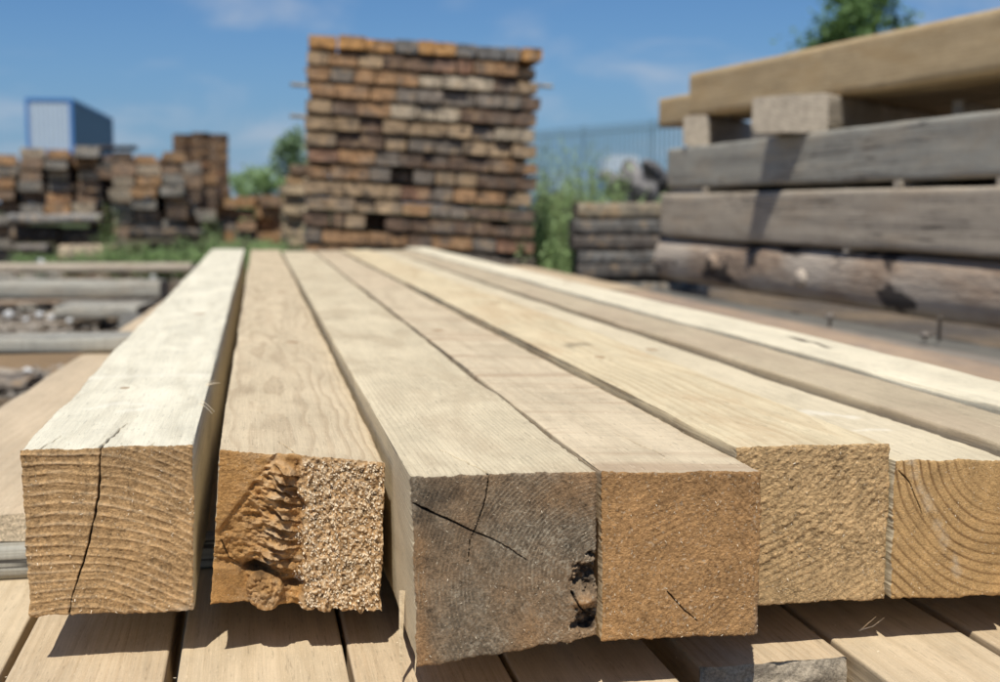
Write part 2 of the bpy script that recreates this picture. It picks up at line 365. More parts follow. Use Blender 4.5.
def end2(X, Z, U, V, w_, h_):
    E = base_end(X, Z, 201, (-0.05, 0.3), 0.004, 0.0002, 0.0004, 0.004, 0.3)
    br = 0.465+0.055*sst(1-V, 0.0, 0.5)+vnoise(V, V*0+3, 9, 41, 4, 0.65)*0.045
    right = sst(U, br-0.014, br+0.010)
    h1 = vnoise(X, Z, 560, 43, 2); h2 = vnoise(X*1.2, Z*0.8, 300, 44, 2)
    dr = 0.0013*h1+0.0014*h2
    # torn, splintered half
    diag = (V-0.50)/0.45-U*0 ; s = U+ (1-V)*0.0
    line = 0.02+0.26*(V-0.48)/0.44       # border of the sawn corner, u as a function of v
    sawn = sst(-(U-line), -0.015, 0.015)*sst(V, 0.45, 0.50)
    slope = -0.003-0.009*np.clip((U-line)/0.35, 0, 1)
    bandc = 0.375-0.03*np.clip(0.75-V, 0, 1)
    band = np.exp(-((U-bandc-0.02)/0.085)**2)*sst(V, 0.18, 0.26)*sst(-V, -0.97, -0.88)
    sv = V*14.5+vnoise(X, Z, 55, 47, 2)*0.9+U*3.2
    fr = sv-np.floor(sv); led = (1-fr)**1.5
    rg = 1-np.abs(vnoise(X*0.8+Z*0.5, Z*1.3, 95, 48, 3))*2.2
    nearb = np.exp(-((U-bandc+0.06)/0.17)**2)
    torn = slope+band*(0.005+0.006*led)+rg*0.0046*nearb+vnoise(X, Z, 210, 50, 2)*0.0022*(0.45+nearb)+vnoise(X, Z, 520, 49, 2)*0.0008
    torn = torn*sst(-V, -0.985, -0.90)-0.003*(1-sst(-V, -0.985, -0.90))
    cav = np.exp(-(((U-0.26)/0.10)**2+((V-0.235)/0.045)**2))+0.8*np.exp(-(((U-0.47)/0.07)**2+((V-0.14)/0.03)**2))
    torn = torn-0.010*cav
    tri = sst(-(U+V*0.55-0.27), -0.02, 0.02)*sst(-V, -0.26, -0.22)
    torn = torn*(1-tri)+(-0.001-0.010*U/0.25)*tri
    kd = np.hypot((U-0.315)/0.115, (V-0.085)/0.125)*(1+0.28*vnoise(X, Z, 75, 52, 2)); knot = np.sqrt(np.clip(1-kd**2, 0, 1))
    torn = np.where(kd < 1, np.maximum(torn, -0.010+0.010*knot+vnoise(X, Z, 260, 53, 3)*0.0042+0.0004*np.cos(kd*17+vnoise(X, Z, 120, 54, 2)*3)), torn)
    dl = torn*(1-sawn)+(E['d'])*sawn
    E['d'] = dl*(1-right)+dr*right
    step = np.exp(-((U-br+0.012)/0.016)**2)*(1-right)
    n = np.clip(0.5+0.5*vnoise(X, Z, 240, 55, 2), 0, 1)
    dk = 0.75*cav+0.25*step*sst(V, 0.1, 0.2)*n+band*0.8*np.exp(-((fr-0.93)/0.10)**2)*n
    E['dark'] = np.clip(dk, 0, 0.92)*(1-right)*(1-sawn)+right*0.22*sst(-(h1+h2), 0.15, 0.9)
    E['lite'] = right*np.clip(0.16+0.48*sst(h1+h2, 0.1, 0.9), 0, 1)+(1-right)*(0.42*band*led*n+0.28*nearb*sst(rg, 0.35, 0.9)*n)
    E['lite'] = np.maximum(E['lite'], (1-right)*0.7*np.exp(-(((U-0.51)/0.03)**2+((V-0.28)/0.06)**2))*sst(n, 0.55, 0.7))
    E['ring'] = np.where(right > 0.5, 0.25, 0.30+0.25*vnoise(X, Z, 120, 57, 2)); E['ring'] = np.clip(E['ring'], 0, 1)
    E['gray'] = 0.35*(kd < 1)*(1-right)*np.clip(n+0.2, 0, 1)
    E['hgt'] = np.where(right > 0.5, np.clip(h1+h2, -1, 1)*0.9, np.clip(E['hgt']*0.6+(rg-0.5)*0.5*nearb, -1, 1))
    E['ez'] = -0.004*np.exp(-((U-0.315)/0.07)**2)*np.exp(-V/0.05)+vnoise(X, X*0, 330, 58)*0.0022*right*np.exp(-V/0.03)
    E = crack(E, X, Z, [(0.004, 0.045), (0.010, 0.032), (0.018, 0.027)], 0.0005, 0.003, 61)
    return E
def end3(X, Z, U, V, w_, h_):
    E = base_end(X, Z, 301, (0.122, 0.048), 0.0025, 0.00030, 0.00013, 0.0022, 0.6)
    n = vnoise(X, Z, 28, 63, 3); n2 = vnoise(X, Z, 120, 64, 2)
    E['gray'] = np.clip(0.84+0.50*n-0.32*np.exp(-(((U-0.03)/0.04)**2))*sst(-V, -0.75, -0.65)-0.10*sst(U+(1-V)*0.3, 0.55, 1.0), 0, 0.97)
    E['gray'] = E['gray']*(1-0.35*np.clip(E['ring']*1.6, 0, 1)*np.clip(0.6+n2, 0, 1)); sw = vnoise(X*0.9+Z*0.45, X*0.02-Z*0.02, 420, 65, 2); E['d'] = E['d']+sw*0.00012
    bl = np.exp(-(((U-0.16)/0.22)**2+((V-0.86)/0.22)**2)); E['dark'] = 0.30*bl*np.clip(0.7+n2, 0, 1)+0.16*np.clip(n, 0, 1)+0.32*np.clip(0.35-E['ring'], 0, 0.35)/0.35*np.clip(0.55+n2*0.8, 0, 1)
    rot = sst(vnoise(X, Z, 95, 66, 4, 0.65)*0.16-np.minimum(np.hypot((U-0.96)/0.13, (V-0.40)/0.17), np.hypot((U-0.95)/0.18, (V-0.08)/0.13))*0.15+0.100, 0.0, 0.075)
    E['d'] = E['d']-rot*(0.006+0.006*vnoise(X, Z, 190, 67, 3)); E['dark'] = np.maximum(E['dark'], rot*np.clip(0.62+0.75*vnoise(X, Z, 230, 68, 3), 0.1, 0.97))
    E['lite'] = np.clip(0.38*sst(vnoise(X, Z, 520, 70, 2), 0.15, 0.55)*np.clip(0.25+U*0.8-0.3*V+n, 0, 1)+0.55*np.clip(E['ring']*2.4-0.35, 0, 1)*sst(vnoise(X, Z, 420, 69, 2), -0.25, 0.4)*np.clip(0.55+1.2*n, 0, 1), 0, 0.65)
    br = np.exp(-(((U-0.93)/0.06)**2+((V-0.235)/0.03)**2)); E['gray'] = E['gray']*(1-0.8*br); E['dark'] = E['dark']*(1-0.7*br); E['d'] = E['d']+br*0.006
    E['ez'] = np.exp(-V/0.04)*(0.004*sst(U, 0.02, 0.25)*0+0.007*sst(U, 0.55, 0.95)*0+vnoise(X, X*0, 150, 71, 2)*0.0022*sst(U, 0.7, 0.95))
    E = crack(E, X, Z, [(0.001, 0.103), (0.022, 0.092), (0.038, 0.083), (0.052, 0.076), (0.072, 0.060)], 0.0008, 0.008, 72, 0.75)
    E = crack(E, X, Z, [(0.049, h_+0.001), (0.045, 0.100), (0.039, 0.085), (0.0355, 0.078), (0.034, 0.062)], 0.0006, 0.008, 74, 0.6)
    E = crack(E, X, Z, [(0.100, 0.036), (0.104, 0.026), (0.110, 0.018)], 0.0010, 0.004, 76, 0.4)
    return E
def end4(X, Z, U, V, w_, h_):
    E = base_end(X, Z, 401, (0.062, 0.040), 0.0046, 0.00014, 0.00028, 0.010, 0.80, 0.7)
    fade = np.clip(0.55+0.9*vnoise(X, Z, 26, 85, 3), 0.15, 1); E['ring'] = E['ring']*fade
    st = vnoise(X*0.7+Z*0.7, (X*0.7-Z*0.7)*0.0+(Z*0.7+X*0.7)*0, 1, 1)*0
    di = vnoise((X+Z)*1.0, (X-Z)*0.14, 420, 81, 2)*sst(U+V, 1.1, 1.6)
    lm = vnoise(X*0.8+Z*0.5, Z*0.9-X*0.4, 470, 82, 3, 0.7); E['d'] = E['d']+di*0.0004+lm*0.00035; E['ring'] = np.clip(E['ring']+0.3*di, 0, 1); E['hgt'] = np.clip(E['hgt']*0.7+lm*0.45, -1, 1); E['lite'] = 0.35*sst(vnoise(X, Z, 600, 84, 2), 0.45, 0.75)
    E['dark'] = 0.35*np.clip(-di, 0, 1)*sst(U+V, 1.1, 1.6)+0.10*sst(V, 0.75, 1.0)
    E['gray'] = 0.55*np.exp(-(((U-1.0)/0.03)**2))*sst(-V, -0.35, -0.1)
    return crack(E, X, Z, [(0.044, 0.032), (0.053, 0.022), (0.066, 0.010)], 0.0005, 0.005, 83, 0.4)
def end5(X, Z, U, V, w_, h_):
    E = base_end(X, Z, 501, (-0.02, 0.19), 0.0056, 0.00032, 0.00024, 0.005, 0.85, 0.7)
    c = vnoise(X*0.75, Z*1.25, 290, 91, 4, 0.62); sc = sst(V, 0.12, 0.35)
    E['d'] = E['d']+0.0009*c*(0.3+0.7*sc); E['hgt'] = np.clip(E['hgt']+0.55*c*sc, -1, 1); E['dark'] = 0.18*sst(-c, 0.15, 0.6)*sc
    return E
def end6(X, Z, U, V, w_, h_):
    E = base_end(X, Z, 601, (0.090, 0.108), 0.0066, 0.0003, 0.00012, 0.003, 1.0, 0.9)
    E['ring'] = E['ring']*sst(np.hypot(X-0.090, Z-0.108), 0.02, 0.06)
    E['dark'] = 0.30*E['ring']; E['hgt'] *= 0.5; st = seg_dist(X, Z, [(0.012, 0.098), (0.052, 0.018)])[0]
    E['lite'] = 0.35*sst(-st, -0.006, -0.001)*np.clip(0.5+vnoise(X, Z, 200, 93, 2), 0, 1)
    E = crack(E, X, Z, [(0.002, 0.094), (0.011, 0.086), (0.022, 0.062)], 0.0006, 0.004, 95, 0.6)
    return E
def end7(X, Z, U, V, w_, h_): return base_end(X, Z, 701, (0.05, -0.08), 0.005, 0.0003, 0.0003, 0.004, 0.5)

S1 = wood_side('cream_pine', (0.733, 0.667, 0.500), (0.52, 0.455, 0.32), (0.0, -0.05), 0.0075, 0.45, 0.25, bleach=0.45, warp=0.022, seed=1, knots=[(0.02, 1.1, 0.010), (-0.015, 0.29, 0.004)])
S2 = wood_side('figured_pine', (0.599, 0.477, 0.306), (0.375, 0.265, 0.155), (-0.02, 0.055), 0.0060, 0.55, 0.3, bleach=0.25, warp=0.030, seed=2, knots=[(0.02, 0.75, 0.008), (0.03, 1.7, 0.012)])
S3 = wood_side('straight_pine', (0.638, 0.532, 0.352), (0.42, 0.335, 0.205), (-0.16, 0.25), 0.0028, 0.45, 0.3, bleach=0.25, warp=0.006, seed=3, spots=0.6, stain=(0.45, 0.35, 0.22), stain_amt=0.5)
S4 = wood_side('banded_pine', (0.611, 0.494, 0.326), (0.39, 0.285, 0.175), (0.02, -0.09), 0.005, 0.28, 0.8, bleach=0.3, warp=0.012, seed=4, band=0.60, bandcol=(0.40, 0.27, 0.165), spots=0.8, knots=[(-0.02, 0.95, 0.009)])
S5 = wood_side('yellow_pine', (0.672, 0.548, 0.342), (0.44, 0.31, 0.165), (0.03, 0.035), 0.0064, 0.52, 0.2, bleach=0.2, warp=0.018, seed=5, stain=(0.52, 0.36, 0.2), stain_amt=0.45, knots=[(-0.012, 0.52, 0.006), (0.02, 1.3, 0.010)])
S6 = wood_side('dull_pine', (0.633, 0.532, 0.357), (0.45, 0.365, 0.235), (0.05, 0.15), 0.006, 0.3, 0.35, bleach=0.3, warp=0.012, seed=6, spots=0.6, knots=[(0.0, 0.7, 0.008)])
S7 = wood_side('drab_pine', (0.511, 0.412, 0.270), (0.36, 0.275, 0.18), (-0.1, 0.1), 0.003, 0.35, 0.3, warp=0.01, seed=7, spots=0.5, stain=(0.44, 0.33, 0.22), stain_amt=0.4)
S8 = wood_side('pale_pine', (0.744, 0.651, 0.464), (0.55, 0.46, 0.31), (0.1, 0.1), 0.003, 0.3, 0.3, warp=0.01, seed=8, knots=[(0.02, 1.9, 0.010)])
M1 = wood_end('end_honey', (0.52, 0.325, 0.150), (0.26, 0.148, 0.062))
M2 = wood_end('end_torn', (0.49, 0.265, 0.09), (0.33, 0.165, 0.055), (0.22, 0.15, 0.095), (0.88, 0.73, 0.50))
M3 = wood_end('end_grey', (0.42, 0.225, 0.09), (0.20, 0.13, 0.07), (0.180, 0.158, 0.116), (0.68, 0.58, 0.42))
M4 = wood_end('end_orange', (0.44, 0.245, 0.100), (0.22, 0.110, 0.042))
M5 = wood_end('end_tan', (0.54, 0.355, 0.170), (0.30, 0.175, 0.075))
M6 = wood_end('end_ringed', (0.53, 0.325, 0.135), (0.23, 0.115, 0.038))
zt, zf = -0.166, -0.166
bm1 = make_beam('pale cream squared beam with a long crack down its honey coloured end', [(-.155, -.163), (-.042, -.164), (-.044, -.281), (-.153, -.279)],
          [(-.146, -.166), (-.024, -.166), (-.024, -.28), (-.146, -.28)], .888, 5.05, S1, M1, end1, 1,
          topcracks=[([(0.052, 0), (0.056, 0.05), (0.060, 0.10)], 0.0011), ([(0.013, 0.0), (0.020, 0.05)], 0.0006), ([(0.085, 0.0), (0.088, 0.012)], 0.0005)],
          marks=[([(0.004, 0.36), (0.06, 0.375), (0.11, 0.37)], 0.012, 0.30, 'lite'), ([(0.02, 0.17), (0.05, 0.20), (0.075, 0.17), (0.05, 0.155)], 0.008, 0.35, 'lite')], nflakes=150)
bm2 = make_beam('beam with a torn splintered orange end and bright ragged fibres beside the tear', [(-.024, -.166), (.090, -.179), (.085, -.287), (-.032, -.274)],
          [(.000, -.166), (.107, -.166), (.107, -.28), (.000, -.28)], .877, 4.95, S2, M2, end2, 2, N=230,
          topcracks=[([(0.052, 0), (0.046, 0.03), (0.042, 0.045)], 0.0006)], nflakes=2300, flake=0.0019, flakemask=lambda U, V: (U > 0.50+0.03*np.sin(V*23)) & (U < 0.985) & (V > 0.015) & (V < 0.985))
bm3 = make_beam('squared beam with a grey weathered end, forked crack and blackened rotten corner', [(.0925, -.164), (.209, -.165), (.210, -.272), (.096, -.2835)],
          [(.113, -.166), (.226, -.166), (.226, -.28), (.113, -.28)], .755, 4.79, S3, M3, end3, 3, N=240,
          topcracks=[([(0.049, 0), (0.045, 0.022), (0.040, 0.045), (0.030, 0.09)], 0.0006)], nflakes=200, flake=0.0011)
bm4 = make_beam('squared beam with a plain orange end and faint pinkish bands across its top', [(.2155, -.168), (.3235, -.172), (.323, -.281), (.217, -.279)],
          [(.233, -.166), (.322, -.166), (.322, -.28), (.233, -.28)], .765, 4.78, S4, M4, end4, 4, N=230,
          topcracks=[([(0.060, 0.05), (0.052, 0.10), (0.050, 0.14)], 0.0005)], nflakes=170, flake=0.0013)
bm5 = make_beam('yellow grained beam with a coarse crumbly tan end set higher than its neighbours', [(.3265, -.1655), (.4425, -.1675), (.441, -.281), (.330, -.279)],
          [(.332, -.164), (.444, -.164), (.444, -.28), (.332, -.28)], .818, 4.86, S5, M5, end5, 5, N=230,
          marks=[([(0.03, 0.62), (0.07, 0.66)], 0.012, 0.5, 'dark')], nflakes=160, flake=0.0014)
bm6 = make_beam('beam with clear curved growth rings on its end and a pale split scar on top', [(.4445, -.179), (.536, -.182), (.536, -.282), (.4445, -.280)],
          [(.450, -.168), (.506, -.168), (.506, -.28), (.450, -.28)], .814, 4.82, S6, M6, end6, 6,
          marks=[([(0.012, 0.20), (0.035, 0.215), (0.055, 0.19)], 0.012, 0.40, 'lite'), ([(0.03, 0.12), (0.06, 0.12)], 0.005, 0.4, 'lite')], nflakes=120, flake=0.0012)
bm7 = make_beam('drab brown beam lying between the split scarred beam and the pale outermost one', [(.541, -.174), (.608, -.172), (.608, -.281), (.541, -.281)],
          [(.512, -.168), (.606, -.168), (.606, -.28), (.512, -.28)], .79, 4.9, S7, M5, end7, 7, N=60, nflakes=30)
bm8 = make_beam('pale outermost beam of the row with a short dark slot on its top', [(.614, -.166), (.702, -.166), (.702, -.281), (.614, -.281)],
          [(.614, -.166), (.702, -.166), (.702, -.28), (.614, -.28)], .80, 5.15, S8, M5, end7, 8, N=60, wane=0.0016,
          marks=[([(0.050, 0.575), (0.056, 0.70)], 0.006, 0.9, 'dark')], nflakes=30)

# fibres and splinters that stand off the arrises
def strand(pts, r, mat, parent, name='splinter', flat=0.5):
    V = []; Fc = []; n = len(pts)
    for i, pnt in enumerate(pts):
        rr = r*(1-0.75*i/(n-1)); a = np.array(pts[min(i+1, n-1)])-np.array(pts[max(i-1, 0)]); a = a/(np.linalg.norm(a)+1e-9)
        s = np.cross(a, [0.2, 0.9, 0.3]); s /= np.linalg.norm(s)+1e-9; q = np.cross(a, s)
        for k in range(4): V.append(np.array(pnt)+rr*(cos(k*pi/2)*s+flat*sin(k*pi/2)*q))
    for i in range(n-1):
        for k in range(4): Fc.append((i*4+k, i*4+(k+1) % 4, i*4+4+(k+1) % 4, i*4+4+k))
    Fc += [(3, 2, 1, 0), tuple((n-1)*4+k for k in range(4))]
    return mkobj(name, V, Fc, mat, parent)
for (p0, p1, r_) in [((.0555, .205, .1165), (.0665, .165, .1135), .0013), ((.0550, .190, .1165), (.0655, .145, .1150), .0014), ((.0550, .30, .1165), (.0680, .305, .1180), .0011), ((.0555, .31, .1165), (.0640, .33, .1175), .0010)]:
    pts = [np.array(p0)*(1-t)+np.array(p1)*t+np.array([0, 0, .0008*sin(3*t)]) for t in np.linspace(0, 1, 5)]
    strand(pts, r_, m_fleck, bm1)
strand([(-.0580, .062, .030), (-.0590, .060, .008), (-.0598, .058, -.014), (-.0592, .056, -.028)], 0.0020, S2, bm3, flat=0.3)
strand([(-.055, .012, .004), (-.0562, .010, -.004), (-.0567, .009, -.010)], 0.0006, S2, bm3)

# ------------------------------------------------------------------ plain timbers, planks, boards
def slab_mesh(w_, h_, L, seed, nx=8, nz=4, ny=40, rough=0.001, wane=0.002, sag=0.0, endr=0.001, dense_front=False):
    """a sawn timber along local +Y, base at z=0, centred on x"""
    gx = np.linspace(0, 1, nx+1); gz = np.linspace(0, 1, nz+1)
    def cap(y, flip):
        U, Vv = np.meshgrid(gx, gz, indexing='ij'); return U, Vv
    per = [(i/nx, 1.0) for i in range(nx)]+[(1.0, 1-j/nz) for j in range(nz)]+[(1-i/nx, 0.0) for i in range(nx)]+[(0.0, j/nz) for j in range(nz)]
    per = np.array(per); M = len(per)
    ys = np.linspace(0, 1, ny+1)
    if dense_front: ys = ys**2.4
    ys = ys*L; K = len(ys)
    PU = np.repeat(per[None, :, 0], K, 0); PV = np.repeat(per[None, :, 1], K, 0); Y = np.repeat(ys[:, None], M, 1)
    X = (PU-0.5)*w_; Z = PV*h_
    ar = PU*1.7+PV*3.1
    nx_ = np.where((PU < 0.001) | (PU > 0.999), np.sign(PU-0.5), 0); nz_ = np.where((PV < 0.001) | (PV > 0.999), np.sign(PV-0.5), 0)
    d = vnoise(ar, Y, 3.0, seed, 3)*rough; co_ = (nx_ != 0) & (nz_ != 0)
    wn = np.where(co_, np.abs(wane*(0.7+0.9*vnoise(ar*9, Y, 9, seed+2, 3))), 0)
    X = X+nx_*(d-wn); Z = Z+nz_*(d-wn)+sag*np.sin(pi*Y/L)
    Y = Y+np.where(np.arange(K)[:, None] == 0, vnoise(PU*w_, PV*h_, 90, seed+3, 2)*endr, 0)
    V = np.stack([X, Y, Z], -1).reshape(-1, 3)
    jj = np.arange(K*M).reshape(K, M); j2 = np.roll(jj, -1, 1)
    fc = [np.stack([jj[:-1], jj[1:], j2[1:], j2[:-1]], -1).reshape(-1, 4)]
    # caps
    for row, fl in ((0, False), (K-1, True)):
        base = len(V); U, Vv = np.meshgrid(gx, gz, indexing='ij'); yy = ys[row]+vnoise(U*w_, Vv*h_, 90, seed+3, 2)*endr*(1 if row == 0 else 0)
        xi = (U-0.5)*w_; zi = Vv*h_+sag*0
        pm = {}
        G = np.stack([xi, yy*np.ones_like(xi), zi], -1)
        # snap cap rim to the tube rim
        rim = V[row*M:(row+1)*M]
        idx = [(i, nz) for i in range(nx)]+[(nx, nz-j) for j in range(nz)]+[(nx-i, 0) for i in range(nx)]+[(0, j) for j in range(nz)]
        for k, (a, c) in enumerate(idx): G[a, c] = rim[k]
        V = np.concatenate([V, G.reshape(-1, 3)])
        ii = np.arange((nx+1)*(nz+1)).reshape(nx+1, nz+1)+base
        q = np.stack([ii[:-1, :-1], ii[1:, :-1], ii[1:, 1:], ii[:-1, 1:]], -1).reshape(-1, 4)
        fc.append(q[:, ::-1] if fl else q)
    return V, np.concatenate(fc)
def slab(name, label, cat, w_, h_, L, mat, loc, rz=0.0, seed=1, group=None, kind=None, parent=None, roll=0.0, pitch=0.0, **kw):
    V, Fc = slab_mesh(w_, h_, L, seed, **kw)
    o = mkobj(name, V, Fc, mat, parent, loc, (pitch, roll, rz), smooth=False)
    return tag(o, label, cat, group, kind)

P1 = wood_side('plank_tan', (0.56, 0.44, 0.285), (0.44, 0.325, 0.19), (0.1, -0.2), 0.006, 0.5, 0.15, bump=0.5, seed=11, endcol=(0.20, 0.17, 0.13), spots=0.4)
P2 = wood_side('plank_rosy', (0.54, 0.415, 0.265), (0.42, 0.295, 0.17), (-0.02, 0.06), 0.006, 0.55, 0.15, bump=0.5, warp=0.02, endk=0.7, seed=12, endcol=(0.44, 0.36, 0.255), spots=0.4)
PE = wood_side('plank_light_end', (0.55, 0.43, 0.285), (0.43, 0.31, 0.19), (0.1, -0.2), 0.006, 0.35, 0.3, seed=11, endcol=(0.58, 0.46, 0.31), spots=0.4)
P3 = wood_side('plank_brown', (0.40, 0.29, 0.195), (0.29, 0.20, 0.13), (0.1, 0.2), 0.005, 0.4, 0.4, seed=13, endcol=(0.24, 0.17, 0.1), stain=(0.22, 0.18, 0.15), stain_amt=0.5)
G1 = wood_side('old_grey', (0.35, 0.33, 0.275), (0.24, 0.222, 0.182), (0.1, 0.3), 0.006, 0.5, 0.8, seed=14, endcol=(0.27, 0.24, 0.19), stain=(0.38, 0.315, 0.23), stain_amt=0.45, bleach=0.1, checks=0.9, endk=0.4, knots=[(0, 1.9, 0.02), (0, 3.0, 0.016)])
G2 = wood_side('old_grey_brown', (0.45, 0.38, 0.29), (0.32, 0.25, 0.18), (0.1, 0.3), 0.006, 0.5, 0.8, seed=15, endcol=(0.25, 0.2, 0.15), stain=(0.40, 0.31, 0.215), stain_amt=0.5, bleach=0.1, checks=0.9, endk=0.4, knots=[(0, 2.6, 0.02)])
G3 = wood_side('stub_grey', (0.37, 0.32, 0.25), (0.25, 0.205, 0.155), (0.1, 0.3), 0.012, 0.4, 0.4, bump=0.15, checks=0.8, seed=16, endcol=(0.42, 0.355, 0.27), bleach=0.1, endk=0.25)
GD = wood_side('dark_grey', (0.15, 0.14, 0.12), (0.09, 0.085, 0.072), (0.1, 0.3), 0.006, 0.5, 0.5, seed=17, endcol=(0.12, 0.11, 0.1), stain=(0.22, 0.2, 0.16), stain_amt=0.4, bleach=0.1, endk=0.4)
YB = wood_side('new_yellow', (0.50, 0.375, 0.215), (0.35, 0.235, 0.12), (0.2, -0.2), 0.009, 0.6, 0.4, seed=18, endcol=(0.45, 0.29, 0.12), bleach=0.25, endk=0.4, stain=(0.42, 0.28, 0.13), stain_amt=0.45, knots=[(0, 1.35, 0.016), (0, 2.3, 0.012), (0, 0.7, 0.014)])

P4 = wood_side('dim_board', (0.25, 0.215, 0.175), (0.18, 0.15, 0.12), (0.1, 0.2), 0.005, 0.4, 0.4, seed=19, endcol=(0.24, 0.17, 0.1), stain=(0.33, 0.265, 0.20), stain_amt=0.6)
ORD = ['first', 'second', 'third', 'fourth', 'fifth', 'sixth', 'seventh', 'eighth', 'ninth', 'tenth', 'eleventh', 'twelfth', 'thirteenth', 'fourteenth', 'fifteenth', 'sixteenth', 'seventeenth', 'eighteenth', 'nineteenth', 'twentieth']
zB = H-0.315
# lower deck planks
deck = [(-.286, -.173, .58, P1, 'tan plank under the cracked honey beam, outermost on that side'), (-.167, -.063, .60, P2, 'tan plank whose edge borders the dark gap under the cracked honey beam'),
        (-.054, .059, .57, P1, 'smooth tan plank lying under the torn ended beam'), (.0625, .166, .60, P2, 'tan plank in the shade under the grey ended beam'),
        (.170, .275, .60, P1, 'shaded plank under the gap between the grey and orange ended beams'), (.297, .405, .801, P2, 'short plank with a speckled grey cut end under the orange ended beam'),
        (.412, .512, .57, P1, 'tan plank with a fine loose fibre on it, under the crumbly tan end'), (.521, .63, .60, P2, 'tan plank under the ringed end with a chipped corner'),
        (.64, .75, .62, P1, 'tan plank beneath the two outermost beams'),
        (.765, .90, .62, P3, 'brown plank of the lower deck outside the beam row'), (.99, 1.24, .62, P3, 'wide brown plank carrying the stained loose board')]
for i, (x0, x1, y0, mt, lb) in enumerate(deck):
    slab('deck_plank', lb, 'plank', x1-x0, .045, 4.6, mt, ((x0+x1)/2, y0, zB-.045), 0, 40+i, 'planks of the lower deck', nx=60, nz=24, ny=90, rough=0.0006, wane=0.0006, endr=0.0030 if i == 5 else 0.0008, dense_front=True)
# spacer sticks under the beams
def cross(name, label, cat, x0, x1, y0, dy, z0, h_, mt, seed, group=None, rzo=0.0, **kw):
    return slab(name, label, cat, dy, h_, x1-x0, mt, (x0, y0+dy/2, z0), -pi/2+rzo, seed, group, **kw)
cross('spacer_stick', 'weathered grey spacer stick between the plank deck and the beams, nearest the sawn ends', 'spacer stick', -.62, 1.28, 1.105, .03, zB+.001, .0278, G1, 60, 'spacer sticks', nz=6, ny=80, rough=0.0007)
cross('spacer_stick', 'grey spacer stick under the far ends of the beams', 'spacer stick', -.25, 1.28, 4.2, .03, zB+.001, .0278, G1, 62, 'spacer sticks', nz=6, ny=80, rough=0.0007)
# bearers under the deck
for i, y0 in enumerate((1.35, 4.2)):
    cross('bearer_timber', ['dark squared bearer under the near part of the plank deck', 'dark squared bearer under the far part of the plank deck'][i], 'bearer', -.42, 1.3, y0, .24, -.02, zB-.045+.018, GD, 64+i, 'bearers under the deck')
# thin boards lying beside the beams
rzA = atan2(.112, 2.6)
slab('loose_board', 'light tan board lying low beside the pale cream beam, with a dark check', 'board', (.17), .0235, 2.9, PE, (-.268, 1.125, zB+.0295), -0.043, 70, nx=20, nz=6, ny=60, rough=0.0012)
cross('grey_board', 'short grey board lying across the tan board and touching the cream beam', 'board', -.66, -.158, 2.34, .12, zB+.0545, .028, G1, 71, rough=0.002)
slab('loose_board', 'brown stained board between the pale outermost beam and the bark patched log', 'board', .17, .024, 3.15, P3, (1.125, .62, zB+.0295), 0.0, 72, nx=10, ny=60, rough=0.002)
slab('loose_board', 'reddish board end to end with the brown stained board, nearer the timber stack', 'board', .18, .026, 1.6, P2, (1.135, 3.82, zB+.0295), 0.02, 73, nx=10, ny=60, rough=0.002)
for i, (xo, wd_, dz_, mt_, lb) in enumerate([(1.375, .135, -.004, P3, 'brownish board of the outer deck, next to the stained loose board'), (1.535, .15, .0, P4, 'dim grey board with the bolts standing on it, before the log'), (1.715, .17, -.010, GD, 'dark board mostly under the bark patched log')]):
    slab('outer_board', lb, 'board', wd_, .045, 4.35-.12*i, mt_, (xo, .7, zB-.044+dz_), 0.053+(.006 if i == 0 else 0), 74+i*31, 'boards of the outer deck', nx=10, ny=60, rough=0.004, wane=.003)

# ------------------------------------------------------------------ stack of old squared timbers on the side
m_log, b = newmat('log_bark')
p = b.n('ShaderNodeTexCoord').outputs['Object']
n1 = b.noise(b.vm('MULTIPLY', p, (7, 3.6, 7)), 1, 5, 0.62, 0.6); n2 = b.noise(b.vm('MULTIPLY', p, (90, 14, 90)), 1, 4, 0.6)
col = b.mix(b.mr(n2, 0.3, 0.7), (0.43, 0.32, 0.225), (0.27, 0.185, 0.125))
col = b.mix(b.mr(b.noise(b.vm('MULTIPLY', b.vm('ADD', p, (3, 1, 0)), (8, 2.5, 8)), 1, 4), 0.45, 0.65), col, (0.48, 0.40, 0.315))
col = b.mix(b.mr(n1, 0.535, 0.60, 0, 0.90, True), col, (0.035, 0.028, 0.025))
b.bsdf(col, 0.85, 0.2, b.m('ADD', n2, n1), 0.006)
phi = radians(3.05); dST = np.array([-sin(phi), cos(phi), 0]); nST = np.array([-cos(phi), -sin(phi), 0])
def on_face(Y, z): return np.array([1.671-tan(phi)*(Y-2.63), Y, z])
def stack_timber(label, mt, z0, h_, wd, y0, y1, seed, off=0.0):
    pnt = on_face(y0, z0)-nST*(wd/2)-nST*off
    return slab('stacked_timber', label, 'timber', wd, h_, (y1-y0)/cos(phi), mt, tuple(pnt), phi, seed, 'timbers of the grey stack', nx=16, nz=12, ny=90, rough=0.003, wane=0.003)
stack_timber('grey squared timber with a knot, topmost of the grey stack', G1, H+.066, .150, .22, .5, 4.66, 81)
stack_timber('brownish grey squared timber, middle of the grey stack', G2, H-.118, .164, .22, .45, 4.70, 82, -0.01)
stack_timber('dark inner timber glimpsed through the upper gap of the grey stack', GD, H+.0, .13, .22, .5, 4.6, 83, .25)  # inner timbers added to keep daylight from showing through the stack's gaps
stack_timber('dark inner timber glimpsed through the gap above the log', GD, H-.19, .17, .22, .5, 4.6, 84, .25)
